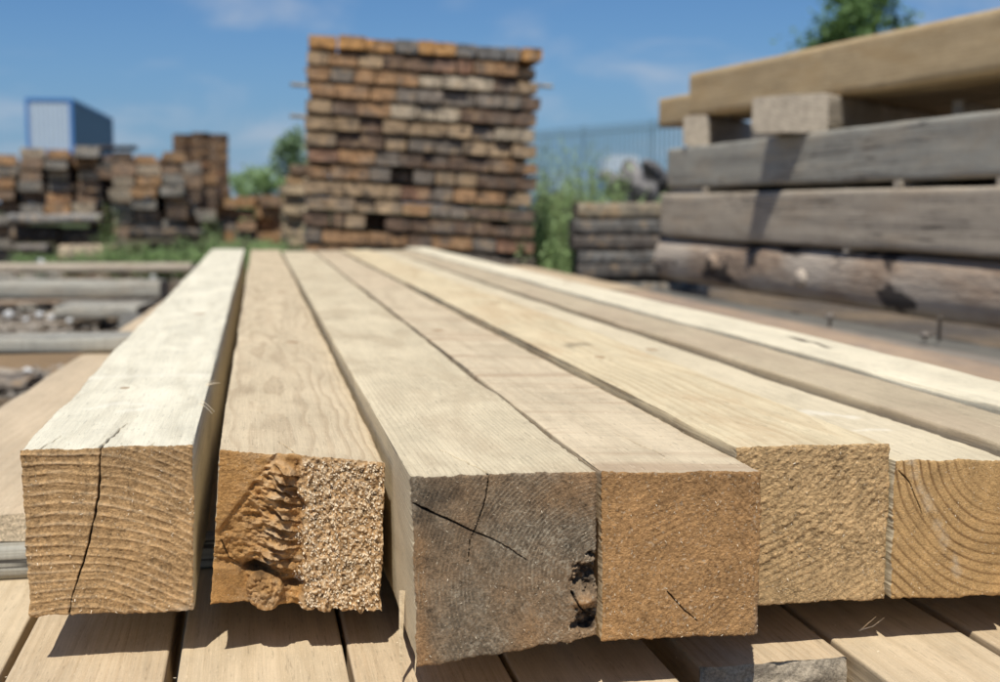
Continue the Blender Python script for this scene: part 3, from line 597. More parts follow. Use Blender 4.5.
# round log
def log(label, c0, r, L, rz, seed):
    root = empty('round_log', tuple(c0), rz); tag(root, label, 'log')
    na, ny = 40, 90; V = []
    a = np.linspace(0, 2*pi, na, endpoint=False); A, Y = np.meshgrid(a, np.linspace(0, L, ny+1), indexing='xy')
    rr = r*(1+0.05*vnoise(np.cos(A)*1.0+3, Y+np.sin(A), 1.6, seed, 3)+0.03*vnoise(A*3, Y, 9, seed+1, 2))
    # squarish, half sawn section
    sq = (np.abs(np.cos(A))**5+np.abs(np.sin(A))**5)**(-1/5); rr = rr*(0.55*sq+0.45)
    X = rr*np.cos(A); Z = rr*np.sin(A)
    V = np.stack([X, Y, Z], -1).reshape(-1, 3); jj = np.arange((ny+1)*na).reshape(ny+1, na); j2 = np.roll(jj, -1, 1)
    fc = [tuple(f) for f in np.stack([jj[:-1], jj[1:], j2[1:], j2[:-1]], -1).reshape(-1, 4)]
    mkobj('log_body', V, fc, m_log, root, smooth=True)
    for row, nm in ((0, 'cut_end'), (ny, 'cut_end')):
        ring = V[row*na:(row+1)*na]; off = np.array([0, -0.001 if row == 0 else 0.001, 0])
        mkobj(nm, np.concatenate([ring+off, [[0, Y[row, 0]+off[1], 0]]]), [(k, (k+1) % na, na) if row == 0 else ((k+1) % na, k, na) for k in range(na)], G3, root)
    for (yy, aa, s) in [(2.05, pi-.25, .022), (3.1, pi+.1, .02), (1.25, pi-.5, .018), (3.75, pi-.1, .025)]:
        k = 12; vs = []; x0 = r*1.0*cos(aa); z0 = r*1.0*sin(aa)
        for ring_, (rad, ex) in enumerate(((s*1.5, -.008), (s*1.1, .008), (s*.6, .014))):
            for q in range(k): vs.append((x0+cos(aa)*ex, yy+rad*1.4*cos(2*pi*q/k), z0+sin(aa)*ex+rad*sin(2*pi*q/k)))
        fs = [(i*k+q, i*k+(q+1) % k, (i+1)*k+(q+1) % k, (i+1)*k+q) for i in range(2) for q in range(k)]+[tuple(2*k+q for q in range(k))]
        mkobj('branch_stub', vs, fs, m_log, root, smooth=True)
    return root
pl = on_face(.45, H-.205)-nST*.066
log('debarked brown log with black bark patches, lowest of the grey stack', pl, .083, 4.3, phi, 90)
# little lath ends in the gaps
for i, (yy, zz, s) in enumerate([(3.05, H+.046, .018), (2.62, H+.046, .018), (4.3, H+.046, .018), (3.3, H-.13, .012), (1.6, H-.13, .012), (1.4, H+.046, .018)]):
    q = on_face(yy, zz)+nST*.006
    slab('lath', ['thin lath end in the upper gap, below the wide stub', 'thin lath end in the upper gap of the grey stack near its cropped side', 'thin lath in the upper gap near the far stub',
         'thin lath between the log and the middle timber, far part', 'thin lath between the log and the middle timber, near part', 'thin lath in the upper gap at the near end'][i], 'lath', .03, s+.002, .22, G3, tuple(q), phi-pi/2, 95+i, 'laths in the grey stack')
# cross stubs carrying the new beams, and the new beams
zs = H+.218
c = at(793, 115, 3.80); dirs = np.array([.72, .69])
rzs = atan2(-dirs[0], dirs[1])
slab('cross_timber', 'wide weathered stub on top of the grey stack casting a slanting shadow', 'timber', .24, .110, 1.35, G3, (c[0]-.02, c[1]-.02, zs), rzs, 101, 'cross timbers under the new beams', nx=12, nz=6, rough=.003, wane=.004)
c = at(696, 132, 4.62)
slab('cross_timber', 'narrow weathered stub near the far end of the grey stack', 'timber', .10, .110, 1.3, G3, (c[0], c[1], zs), rzs+.1, 102, 'cross timbers under the new beams', nx=8, nz=6, rough=.003, wane=.004)
c = at(958, 110, 3.55)
slab('cross_timber', 'thin upright lath end in the dark gap under the new beams', 'lath', .03, .075, .4, G3, (c[0], c[1], zs), rzs, 103, 'cross timbers under the new beams')
p1 = at(689, 116, 4.72); p2 = at(1000, 66, 3.12); dv = (p1-p2)[:2]; ln = np.linalg.norm(dv); dv /= ln
rzY = atan2(-dv[0], dv[1]); nrm = np.array([dv[1], -dv[0]])   # points to the far side of the beam
zy = zs+.1115
st = p1[:2]-dv*4.2+nrm*.075
slab('new_beam', 'new yellow beam laid on top of the grey stack, knot in its side', 'beam', .15, .156, 4.2, YB, (st[0], st[1], zy), rzY, 105, 'new yellow beams on the grey stack', nx=10, nz=8, ny=60, rough=.002, wane=.002)
tt_ = 0.0
for _ in range(60):
    v_ = np.append(p1[:2]+nrm*.172+dv*tt_, H+.4)-CP; tt_ += ((500+FL*(v_@Rv)/(v_@Fv))-659)*0.006
for k in range(6):
    ext = max(0.0, tt_) if k == 0 else R0.uniform(-.5, -.1)
    hh = .118 if k == 0 else .15
    st = p1[:2]-dv*4.2+nrm*(.075+.172*(k+1))+dv*ext
    slab('new_beam', ['lower new yellow beam whose end sticks out beyond the one before it', 'shaded new beam behind the projecting one, second under the top pack', 'shaded new beam in the middle of the pack on the grey stack',
         'shaded new beam past the middle of the pack on the grey stack', 'shaded new beam next to last in the pack on the grey stack', 'shaded last new beam of the pack on the grey stack'][k], 'beam', .15, hh, 4.2, YB, (st[0], st[1], zy), rzY, 106+k, 'new yellow beams on the grey stack', nx=8, nz=6, ny=50, rough=.002, wane=.002)

# bolts standing on the grey board
m_met, b = newmat('dull_metal'); b.bsdf((0.22, 0.19, 0.16), 0.65, 0.3, metal=0.4)
def lathe(prof, k=16):
    V = []; F_ = []
    for r, z in prof:
        for q in range(k): V.append((r*cos(2*pi*q/k), r*sin(2*pi*q/k), z))
    for i in range(len(prof)-1):
        for q in range(k): F_.append((i*k+q, i*k+(q+1) % k, (i+1)*k+(q+1) % k, (i+1)*k+q))
    F_ += [tuple(range(k))[::-1], tuple((len(prof)-1)*k+q for q in range(k))]
    return V, F_
for i, (px, py, D, hh, lb) in enumerate([(830, 318, 3.3, .035, 'short bolt with a bright round head on the dim board'), (939, 340, 2.95, .055, 'tall thin nail standing up from the dim board'), (925, 338, 2.97, .02, 'stubby bolt beside the tall thin nail')]):
    q = at(px, py, D); V, F_ = lathe([(.004, 0), (.004, hh-.012), (.012, hh-.012), (.012, hh-.004), (.008, hh), (.002, hh+.001)] if i != 1 else [(.004, 0), (.0035, hh), (.006, hh), (.006, hh+.003)])
    o = mkobj('iron_bolt', V, F_, m_met, None, (q[0], q[1], zB+.002), smooth=True); tag(o, lb, 'bolt', 'bolts on the dim board')

# ------------------------------------------------------------------ painted-by-weather boards of the stacks
m_bd, b = newmat('stack_board')
tcn = b.n('ShaderNodeTexCoord'); p = tcn.outputs['Object']
oi = b.n('ShaderNodeObjectInfo'); pr = b.vm('ADD', p, b.comb(b.m('MULTIPLY', oi.outputs['Random'], 40.0), 0, b.m('MULTIPLY', oi.outputs['Random'], 17.0)))
n1 = b.noise(pr, 38, 4, 0.65); n2 = b.noise(pr, 160, 3, 0.6); n3 = b.noise(pr, 9, 3, 0.5)
col = b.scale_col(oi.outputs['Color'], b.m('ADD', b.mr(n1, 0.25, 0.75, 0.35, 1.65), b.mr(n2, 0.3, 0.7, -0.22, 0.22)))
n4 = b.noise(b.vm('ADD', pr, (5, 5, 5)), 16, 4, 0.6)
col = b.mix(b.mr(n3, 0.48, 0.66, 0, 0.6), col, (0.15, 0.135, 0.115)); col = b.mix(b.mr(n4, 0.52, 0.66, 0, 0.75), col, (0.06, 0.045, 0.035)); col = b.mix(b.mr(n4, 0.36, 0.46, 0.55, 0), col, (0.40, 0.27, 0.15))
b.bsdf(col, 0.85, 0.15, n2, 0.003)
def col_pick(pal, r):
    nm, c, _ = r.choices(pal, [q[2] for q in pal])[0]
    k = r.uniform(0.8, 1.2); return nm, (c[0]*k, c[1]*k, c[2]*k, 1)
PAL = [('orange brown', (.35, .205, .105), 3), ('tan', (.37, .26, .155), 3.2), ('grey', (.20, .165, .13), 2.4), ('dark brown', (.15, .098, .066), 3), ('pale', (.40, .325, .23), .9), ('reddish', (.27, .15, .095), 1.0)]
def proto(w_, h_, L, seeds, **kw):
    out = []
    for s in seeds:
        V, Fc = slab_mesh(w_, h_, L, s, **kw); o = mkobj('lumber_board', V, Fc, m_bd); me = o.data; bpy.data.objects.remove(o); out.append(me)
    return out
R = random.Random(5)
# tall sticker-dried stack
TL, TR = ony(308, 30, 6.1), ony(541, 45, 6.03); BL, BR = ony(304, 250, 6.1), ony(533.5, 263, 6.03)
NC = 13.6; nb = 10
wb = (TR[0]-TL[0])/nb; dz_l = (TL[2]-BL[2])/NC; 
hb = dz_l*0.77
protos = proto(wb*0.99, hb, 2.6, (201, 202, 203, 204), nx=5, nz=3, ny=6, rough=0.0008, wane=0.0012, endr=0.003)
ncourse = int(TL[2]/dz_l)-1
for k in range(ncourse):
    t = (k+1)/NC
    l = TL+(BL-TL)*t; r_ = TR+(BR-TR)*t
    ang = atan2(r_[2]-l[2], r_[0]-l[0])
    jx = R.uniform(-.012, .012)
    nbk = R.choice([9, 10, 10, 11]); ws = np.array([R.choice([.75, .95, 1.0, 1.0, 1.05, 1.3]) for _ in range(nbk)]); ws = ws/ws.sum(); cs_ = np.cumsum(ws)-ws/2
    gap_at = R.randrange(nbk) if R.random() < .45 else -1
    for i in range(nbk):
        f = cs_[i]; pos = l+(r_-l)*f
        if i == 0 or R.random() > .38: nm, c = col_pick(PAL, R)
        if k == 0 and i in (3, 6, 7): nm, c = 'grey', (.17, .165, .155, 1)
        if k == 0 and i in (0, 1, 4, 9): nm, c = 'orange brown', (.45, .24, .09, 1)
        ob = bpy.data.objects.new('lumber_board', protos[(k*7+i*3) % 4]); COL.objects.link(ob)
        back = R.random() < 0.025
        ob.location = (pos[0]+jx+R.uniform(-.002, .002), pos[1]+(R.uniform(.04, .16) if back else R.uniform(-.022, .022)), pos[2]); ob.rotation_euler = (0, -ang+R.uniform(-.006, .006), -.065+R.uniform(-.003, .003))
        ob.scale = (ws[i]*nb*(.86 if i == gap_at else R.uniform(.965, .995)), 1, R.uniform(.90, 1.03)*(.8 if R.random() < .05 else 1))
        ob.color = c
        tag(ob, f'{nm} board end, {ORD[i]} along the {ORD[k]} course down of the tall stack', 'board', 'boards of the tall stack')
    # sticker laths between the courses
    for q, yy in enumerate((6.32, 8.4)):
        x0 = l[0]+.42; x1 = r_[0]+.02
        if q == 0:
            x0 = l[0]+R.choice([.01, .0, -.005, -.015]); x1 = r_[0]+R.choice([-.01, .0, .01])
            if k == 1: x1 = r_[0]+.13
            if k in (2, 4): x0 = l[0]-.07
            if k == 4: x1 = r_[0]+.05
        V, Fc = slab_mesh(.035, dz_l-hb-.001, (x1-x0), 300+k*2+q, nx=2, nz=2, ny=4, rough=.001, wane=.001)
        ob = mkobj('sticker_lath', V, Fc, m_bd, None, (x0, yy, l[2]+(x0-l[0])*tan(ang)-(dz_l-hb)), (0, 0, -pi/2)); ob.rotation_euler = (0, -ang, 0)
        ob.rotation_euler = (Matrix.Rotation(-ang, 3, 'Y') @ Matrix.Rotation(-pi/2, 3, 'Z')).to_euler()
        ob.color = (.40, .33, .22, 1)
        tag(ob, f'thin lath under the {ORD[k]} course down, {"front" if q == 0 else "rear"} of the tall stack', 'lath', 'sticker laths of the tall stack')
zlow = (TL+(BL-TL)*(ncourse/NC))[2]-(dz_l-hb)
for i, yy in enumerate((6.25, 8.3)):
    cross('bearer_timber', ['squared bearer under the front of the tall stack', 'squared bearer under the rear of the tall stack'][i], 'bearer', TL[0]-.06, TR[0]+.06, yy, .16, -.02, max(.05, zlow-.07), GD, 330+i, 'bearers of the tall stack')

# sleeper piles across the yard
PALS = [('orange brown', (.36, .21, .105), 2.0), ('brown', (.26, .175, .115), 3), ('grey', (.25, .23, .195), 3.6), ('pale', (.38, .31, .22), 1.4), ('dark brown', (.08, .055, .04), 1)]
DP = 14.0; sc_ = DP/FL
sl_p = proto(.275, .142, 2.4, (221, 222, 223, 224), nx=4, nz=3, ny=4, rough=0.006, wane=0.005, endr=0.02)
th_p = proto(.23, .058, 2.0, (231, 232, 233), nx=4, nz=2, ny=4, rough=0.006, wane=0.006, endr=0.03)
def put_board(protos, pos, rz, scl, label, group, pal, roll=0.0, name='timber_sleeper', cat='sleeper', c=None):
    ob = bpy.data.objects.new(name, R.choice(protos)); COL.objects.link(ob); ob.location = pos; ob.scale = scl
    ob.rotation_euler = (0, roll, rz); nm, cc = col_pick(pal, R); ob.color = c or cc
    tag(ob, label.replace('#', nm), cat, group); return ob
yawp = -PSI
def pile(cols, D, what, base_y, step, wpx, group, pal=PALS, protos_=None, jit=2.0, size=(.275, .142)):
    for ci, (px, ytop, ybot) in enumerate(cols):
        n = max(1, round((ybot-ytop)/step))
        for k in range(n):
            q = at(px+R.uniform(-jit, jit), ytop+(k+1)*(ybot-ytop)/n, D)
            s = wpx*D/FL/size[0]; hz_ = (ybot-ytop)/n*D/FL/size[1]*0.97
            put_board(protos_ or sl_p, (q[0], q[1]+R.uniform(-.16, .16), q[2]), -(PSI+atan((px-500)/1277.0))+R.uniform(-.04, .04), (s*R.uniform(.80, 1.04), 1, hz_*R.uniform(.78, 1.0)),
                      f'# sleeper end, {ORD[k]} down, {ORD[ci]} column of the {what}', group, pal, R.uniform(-.04, .04))
pile([(32, 147, 214), (59, 147, 214), (87, 146, 214)], 14.0, 'three column pile', 262, 12, 23, 'sleepers of the three column pile')
pile([(124, 151, 238), (147, 152, 232), (176, 151, 230)], 13.7, 'ragged pile', 262, 12, 24, 'sleepers of the ragged pile', jit=4)
pile([(3, 152, 261)], 14.4, 'outermost pile', 262, 11.5, 27, 'sleepers of the edge pile')
pile([(14, 158, 236), (45, 154, 214), (73, 153, 214), (103, 154, 240), (112, 158, 240), (136, 156, 240), (160, 158, 240)], 16.6, 'rear row of piles', 262, 12.5, 24, 'sleepers of the rear row of piles', [('brown', (.20, .13, .085), 3), ('grey', (.16, .145, .125), 3), ('dark brown', (.075, .053, .04), 2)], jit=4)
pile([(160, 174, 240), (190, 160, 244), (204, 172, 246)], 15.5, 'pile behind the ragged one', 262, 13, 22, 'sleepers behind the ragged pile', jit=4)
pile([(226, 196, 242), (246, 196, 242), (269, 194, 242), (284, 199, 242)], 16, 'low weedy pile', 244, 12.5, 22, 'sleepers of the low pile', [('orange brown', (.34, .19, .085), 3), ('brown', (.25, .155, .09), 3), ('grey', (.2, .17, .14), 1)], jit=2)
pile([(297, 163, 246)], 11.5, 'pale narrow pile', 246, 10, 22, 'sleepers of the pale narrow pile', [('pale', (.44, .33, .2), 3), ('tan', (.4, .26, .13), 3), ('brown', (.2, .13, .08), 1)], jit=4)
# thin-board stack behind
for k in range(20):
    yy = 132+k*4.4
    for ci in range(3):
        px = 182+ci*18.6+ (0 if yy < 175 else (yy-175)*0.16)
        q = at(px, yy+4.4+(1.5 if k == 0 else 0)*abs(ci-1), 19.0)
        put_board(th_p, (q[0], q[1], q[2]), -(PSI+atan(-295/1277.0)), (18.4*19/FL/.23, 1, 4.0*19/FL/.058), f'# thin board, {ORD[ci]} along the {ORD[k]} layer of the brown rear stack', 'boards of the thin brown stack', [('dark brown', (.11, .062, .035), 2), ('brown', (.20, .115, .06), 3), ('reddish', (.24, .12, .06), 1)], name='thin_board', cat='board')
# lower logs and blocks under the piles
def crosswise(px0, px1, ytop, ybot, D, label, color, name='grey_timber', dep=.25, seed=1, group=None, rough=.012, mt=None):
    a = at(px0, ybot, D); e = at(px1, ybot, D); L = np.linalg.norm(e-a); hh = (ybot-ytop)*D/FL
    V, Fc = slab_mesh(dep, hh, L, seed, nx=3, nz=3, ny=12, rough=rough, wane=rough*1.5)
    ob = mkobj(name, V, Fc, mt or m_bd, None, tuple(a), (0, 0, atan2(-(e-a)[0], (e-a)[1]))); ob.color = (*color, 1); return tag(ob, label, 'timber', group)
crosswise(12, 104, 214, 224, 13.9, 'long grey timber carrying the three column pile', (.24, .23, .21), seed=401)
crosswise(14, 60, 226, 243, 14.1, 'dark blackened timber under the three column pile', (.05, .042, .036), seed=402)
crosswise(58, 104, 228, 247, 14.2, 'dark timber under the near corner of the three column pile', (.07, .06, .05), seed=412)
crosswise(20, 50, 244, 252, 13.8, 'grey broken piece on the ground under the piles', (.2, .18, .16), seed=403)
crosswise(63, 118, 245, 261, 13.5, 'pale squared block lying in the weeds below the piles', (.44, .35, .24), seed=404)
crosswise(132, 206, 228, 239, 13.6, 'black charred timber carrying the ragged pile', (.035, .032, .03), seed=405)
crosswise(150, 215, 242, 258, 13.9, 'dark timber on the ground below the charred timber', (.06, .05, .045), seed=406)
crosswise(98, 135, 146, 150, 14.5, 'dark board lying slanted over the piles', (.05, .04, .035), seed=407)
# yard timbers lying on the ground
crosswise(-40, 165, 280, 299, 8.6, 'long grey beam lying on the ground in front of the piles', (.38, .365, .33), seed=410, mt=G1, rough=.006)
crosswise(-60, 195, 263, 272, 11.2, 'long brown grey beam on the ground behind the long grey beam', (.26, .22, .175), seed=411, mt=G2, rough=.006)
crosswise(70, 150, 303, 316, 7.6, 'wide grey board lying flat on the ground before the long grey beam', (.36, .33, .285), dep=.55, seed=413, mt=G1, rough=.006)
a = at(52, 318, 7.9); slab('loose_board', 'short pale board lying askew on the ground by the grey boards', 'board', .10, .04, .9, P2, (a[0], a[1], .0), -.35, 414)
crosswise(-60, 35, 376, 392, 4.9, 'dark half buried board in the soil beside the tan board', (.2, .165, .13), dep=.2, seed=415)

rd = random.Random(21)
for k in range(46):
    px = rd.uniform(-10, 165); py = rd.choice([rd.uniform(270, 279), rd.uniform(302, 324), rd.uniform(346, 398)]); g_ = onz(px, py, 0.0); D = float(np.linalg.norm(g_-CP))
    if py > 346 and px > 62-(py-346)*.9: continue
    L_ = rd.uniform(.10, .7); q_ = rd.choice([0, 1, 2])
    o = slab('wood_scrap', 'broken bit of grey or brown board littering the soil beside the tan board', 'scrap', rd.uniform(.03, .12), rd.uniform(.012, .05), L_, [G1, P3, G2][q_], (g_[0], g_[1], .0), rd.uniform(0, 3.1), 900+k, 'wood scraps littering the yard', nx=3, nz=2, ny=6, rough=.004)
# gray plank pile behind the stack on the far side of the weeds
for k, (yt, yb, c, lb) in enumerate([(203, 219, (.24, .20, .14), 'pale topmost board of the low grey plank pile'), (219.3, 234, (.13, .125, .115), 'grey second board of the low grey plank pile'), (234.3, 249, (.105, .09, .078), 'brown third board of the low grey plank pile'),
                              (249.3, 263, (.14, .135, .125), 'grey fourth board of the low grey plank pile'), (262, 276, (.10, .09, .08), 'dark fifth board of the low grey plank pile'), (279, 296, (.16, .15, .13), 'sixth board of the low grey plank pile'), (299, 320, (.14, .13, .12), 'seventh board of the low grey plank pile'), (323, 350, (.1, .09, .08), 'lowest timber of the low grey plank pile')]):
    crosswise(573+R.uniform(-3, 3)+(5 if k == 0 else 0), 690, yt, yb, 6.0, lb, c, 'grey_plank', .5, 430+k, 'planks of the low grey pile', .0025)

# ------------------------------------------------------------------ stones
m_st, b = newmat('white_stone'); p = b.n('ShaderNodeTexCoord').outputs['Object']
b.bsdf(b.mix(b.noise(p, 14, 4), (0.50, 0.49, 0.46), (0.80, 0.79, 0.76)), 0.8, 0.2, b.noise(p, 40, 3), 0.01)
m_cc, b = newmat('grey_rubble'); p = b.n('ShaderNodeTexCoord').outputs['Object']
b.bsdf(b.mix(b.mr(b.noise(p, 5, 5, 0.65), .35, .65), (0.10, 0.095, 0.09), (0.33, 0.305, 0.285)), 0.9, 0.15, b.noise(p, 20, 4), 0.03)
m_bk, b = newmat('black_rubber'); p = b.n('ShaderNodeTexCoord').outputs['Object']
b.bsdf(b.mix(b.noise(p, 9, 4), (0.012, 0.012, 0.013), (0.045, 0.043, 0.04)), 0.7, 0.3)
import bmesh
def rock(name, label, cat, loc, s, seed, mat, sq=(1, 1, .8), group=None, sub=3, ang=.35):
    bm = bmesh.new(); bmesh.ops.create_icosphere(bm, subdivisions=sub, radius=1)
    r = np.random.default_rng(seed); pl_ = r.normal(size=(9, 3)); pl_ /= np.linalg.norm(pl_, axis=1)[:, None]; dd = r.uniform(.55, .9, 9)
    for v in bm.verts:
        c = np.array(v.co)
        for n_, d_ in zip(pl_, dd):
            e = c@n_-d_
            if e > 0: c = c-n_*e*.92
        c = c*(1+.05*np.sin(c[::-1]*7+seed)@np.ones(3)/3)
        v.co = Vector(c*np.array(sq)*s)
    me = bpy.data.meshes.new(name); bm.to_mesh(me); bm.free(); me.materials.append(mat)
    o = bpy.data.objects.new(name, me); COL.objects.link(o); o.location = loc; o.rotation_euler = (0, 0, r.uniform(0, 6)); return tag(o, label, cat, group)
def ground_at(px, py, z=0.0): return onz(px, py, z)
stones = [(41, 274, 'round white stone by the long brown grey beam, alone'), (106, 273, 'large round white stone on the brown grey beam near the weeds'), (153, 279, 'white stone close to the cream beam edge'), (146, 261, 'white stone in the weeds below the ragged pile'), (154, 259, 'smaller bright white stone touching another in the weeds'),
          (9, 317, 'white stone at the outer end of the scattered row'), (26, 321, 'bright white stone second in the scattered row'), (40, 318, 'small grey white stone in the scattered row'), (52, 319, 'middle white stone of the scattered row'), (70, 322, 'flat white stone toward the inner end of the row'), (105, 322, 'white stone at the inner end of the scattered row'), (27, 376, 'pale grey stone beside the half buried board'), (60, 316, 'small pale stone just behind the scattered row')]
for i, (px, py, lb) in enumerate(stones):
    q = ground_at(px, py); D = np.linalg.norm(q-CP); s = R.uniform(3.0, 5.2)*D/FL
    if i == 11: s *= 1.3
    rock('white_stone', lb, 'stone', (q[0], q[1], s*.45+ (0.10 if i in (1, 0) else 0)), s, 500+i, m_st, group='white stones on the yard', sub=2)
rub = [(618, 186, 9.0, .085, m_cc, 'slanted pale concrete chunk at the near end of the rubble heap'), (634, 180, 9.2, .10, m_cc, 'largest grey concrete chunk of the rubble heap'), (648, 190, 9.1, .075, m_cc, 'mauve grey chunk low in the rubble heap'), (655, 172, 9.6, .09, m_cc, 'tilted chunk on top of the rubble heap'), (664, 186, 9.5, .08, m_bk, 'black lump in the rubble heap beside the grey stack'), (640, 196, 8.8, .06, m_bk, 'small black lump at the foot of the rubble heap'), (606, 176, 9.4, .045, m_cc, 'small whitish chunk in the weeds by the rubble heap')]
for i, (px, py, D, s, mt, lb) in enumerate(rub):
    q = at(px, py, D); o_ = rock('rubble_chunk', lb, 'rubble', tuple(q), s*1.25, 540+i, mt, [(1.4, .8, .7), (.8, 1, 1.3), (1.2, .7, .9), (1.5, .8, .55)][i % 4], 'chunks of the rubble heap', 2); o_.rotation_euler = (R0.uniform(-.6, .6), R0.uniform(-.7, .7), R0.uniform(0, 6))
q = at(636, 205, 9.3); rock('earth_mound', 'dark earth mound under the rubble heap', 'mound', (q[0], q[1]+.4, 0.12), .66, 560, m_bk, (1.1, 1, .85))
q = at(655, 165, 14); rock('black_tarp_heap', 'black sheeted heap behind the rubble in front of the bar fence', 'heap', (q[0]+.2, q[1], .45), .75, 561, m_bk, (1.4, 1, .95))
q = at(560, 165, 14); rock('black_tarp_heap', 'black sheeted heap behind the tall weeds', 'heap', (q[0], q[1], .10), .80, 562, m_bk, (1.2, 1, .95))

# ------------------------------------------------------------------ ground and hills
m_gr, b = newmat('yard_soil'); p = b.n('ShaderNodeTexCoord').outputs['Object']
n1 = b.noise(p, 0.8, 5, 0.6); n2 = b.noise(p, 12, 5, 0.7); n3 = b.noise(p, 90, 3, 0.7)
col = b.mix(b.mr(n1, .4, .6), (0.15, 0.125, 0.10), (0.28, 0.205, 0.13)); col = b.scale_col(col, b.m('ADD', b.mr(n2, .3, .7, .6, 1.3), b.mr(n3, .3, .7, -.25, .25)))
yy = b.sep(p)[1]; col = b.mix(b.mr(yy, 18, 40, 0, .85), col, (0.055, 0.085, 0.03))
b.bsdf(col, 0.95, 0.1, b.m('ADD', n2, n3), 0.02)
ng = 90; gx = np.concatenate([-np.geomspace(4000, 1, ng), [0], np.geomspace(1, 4000, ng)])
GX, GY = np.meshgrid(gx, gx, indexing='ij'); GZ = vnoise(GX, GY, .7, 601, 2)*.02*np.exp(-np.hypot(GX, GY)/60)
GZ -= .02
V = np.stack([GX, GY, GZ], -1).reshape(-1, 3); n_ = len(gx); ii = np.arange(n_*n_).reshape(n_, n_)
tag(mkobj('ground', V, np.stack([ii[:-1, :-1], ii[1:, :-1], ii[1:, 1:], ii[:-1, 1:]], -1).reshape(-1, 4), m_gr), kind='structure')
q = onz(15, 360, 0.0)
m_sd, b = newmat('sawdust'); p = b.n('ShaderNodeTexCoord').outputs['Object']
b.bsdf(b.mix(b.noise(p, 60, 4), (0.20, 0.135, 0.08), (0.32, 0.22, 0.125)), 0.95, 0.1, b.noise(p, 120, 3), .01)
a = np.linspace(0, 2*pi, 48, endpoint=False); rr = np.linspace(0, 1, 14)
V = [(r*1.0*cos(t)*(1+.2*sin(3*t)), r*.62*sin(t)*(1+.2*cos(2*t)), .10*(1-r**2)+.015*sin(9*t+r*20)*(1-r)-.02*r) for r in rr for t in a]
F_ = [(i*48+k, i*48+(k+1) % 48, (i+1)*48+(k+1) % 48, (i+1)*48+k) for i in range(13) for k in range(48)]
tag(mkobj('sawdust_mound', V, F_, m_sd, None, (q[0]-.3, q[1], 0), smooth=True), kind='stuff')
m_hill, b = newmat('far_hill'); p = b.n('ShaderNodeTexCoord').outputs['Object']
b.bsdf(b.mix(b.noise(p, .004, 4), (0.17, 0.24, 0.32), (0.20, 0.275, 0.36)), 1.0, 0.0)  # aerial haze painted into the hills as a bluish base colour
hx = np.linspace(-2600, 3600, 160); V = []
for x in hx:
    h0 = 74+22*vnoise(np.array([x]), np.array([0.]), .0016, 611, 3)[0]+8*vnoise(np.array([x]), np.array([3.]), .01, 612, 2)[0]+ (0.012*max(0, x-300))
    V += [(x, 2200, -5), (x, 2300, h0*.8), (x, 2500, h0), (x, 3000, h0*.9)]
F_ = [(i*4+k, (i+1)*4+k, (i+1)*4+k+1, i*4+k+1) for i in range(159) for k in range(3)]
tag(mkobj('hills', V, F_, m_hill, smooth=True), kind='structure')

rg_ = np.random.default_rng(31); GV, GF = [], []
for k in range(2600):
    px = rg_.uniform(-60, 210); py = rg_.uniform(262, 400); g_ = onz(px, py, 0.0); sz = rg_.choice([.012, .02, .032], p=[.6, .3, .1]); n0 = len(GV)
    pts = rg_.normal(size=(6, 3))*.25+np.array([(1, 0, .2), (0, 1, .3), (-1, 0, .2), (0, -1, .3), (0, 0, .8), (0, 0, -.3)])
    GV += [tuple(np.array([g_[0], g_[1], 0.0])+p_*sz) for p_ in pts]
    for f in ((0, 1, 4), (1, 2, 4), (2, 3, 4), (3, 0, 4)): GF.append(tuple(n0+i for i in f))
m_gv, b = newmat('gravel_bits'); p = b.n('ShaderNodeTexCoord').outputs['Object']
b.bsdf(b.mix(b.mr(b.noise(p, 22, 2), .35, .65), (0.12, 0.095, 0.07), (0.45, 0.40, 0.33)), .9, .15)
tag(mkobj('gravel', GV, GF, m_gv), kind='stuff')

# ------------------------------------------------------------------ cabin with blue frame
m_pan, b = newmat('pale_panel'); p = b.n('ShaderNodeTexCoord').outputs['Object']; px_ = b.sep(p)
rib = b.m('SINE', b.m('MULTIPLY', b.m('ADD', px_[0], px_[1]), 28))
b.bsdf(b.mix(b.noise(p, 2, 3), (0.42, 0.50, 0.60), (0.50, 0.58, 0.66)), .5, .4, rib, .03)
m_blu, b = newmat('blue_paint'); p = b.n('ShaderNodeTexCoord').outputs['Object']; b.bsdf(b.mix(b.noise(p, 3, 3), (0.05, 0.17, 0.42), (0.07, 0.20, 0.47)), .45, .4)
m_sidep, b = newmat('shaded_panel'); p = b.n('ShaderNodeTexCoord').outputs['Object']; px_ = b.sep(p)
b.bsdf(b.mix(b.noise(p, 1, 3), (0.15, 0.22, 0.31), (0.19, 0.26, 0.35)), .5, .4, b.m('SINE', b.m('MULTIPLY', px_[1], 28)), .03)
def box(x0, x1, y0, y1, z0, z1):
    V = [(x, y, z) for x in (x0, x1) for y in (y0, y1) for z in (z0, z1)]
    return V, [(0, 1, 3, 2), (4, 6, 7, 5), (0, 4, 5, 1), (2, 3, 7, 6), (0, 2, 6, 4), (1, 5, 7, 3)]
def boxes(bl):
    V = []; F_ = []
    for q in bl:
        v, f = box(*q); n0 = len(V); V += v; F_ += [tuple(i+n0 for i in t) for t in f]
    return V, F_
g2 = at(76, 206, 64); g3 = at(115.5, 206, 78.5); sdv = g3-g2; LC = float(np.linalg.norm(sdv)); sdv /= LC; fdv = np.array([sdv[1], -sdv[0], 0])
W_ = 2.6; g = g2-fdv*W_
for _ in range(30):
    v_ = g-CP; pxl = 500+FL*(v_@Rv)/(v_@Fv)
    W_ += (pxl-29)*0.03; g = g2-fdv*W_
D = 64; ztop = H+106*D/FL; zc = ztop-2.7; rz = atan2(fdv[1], fdv[0])
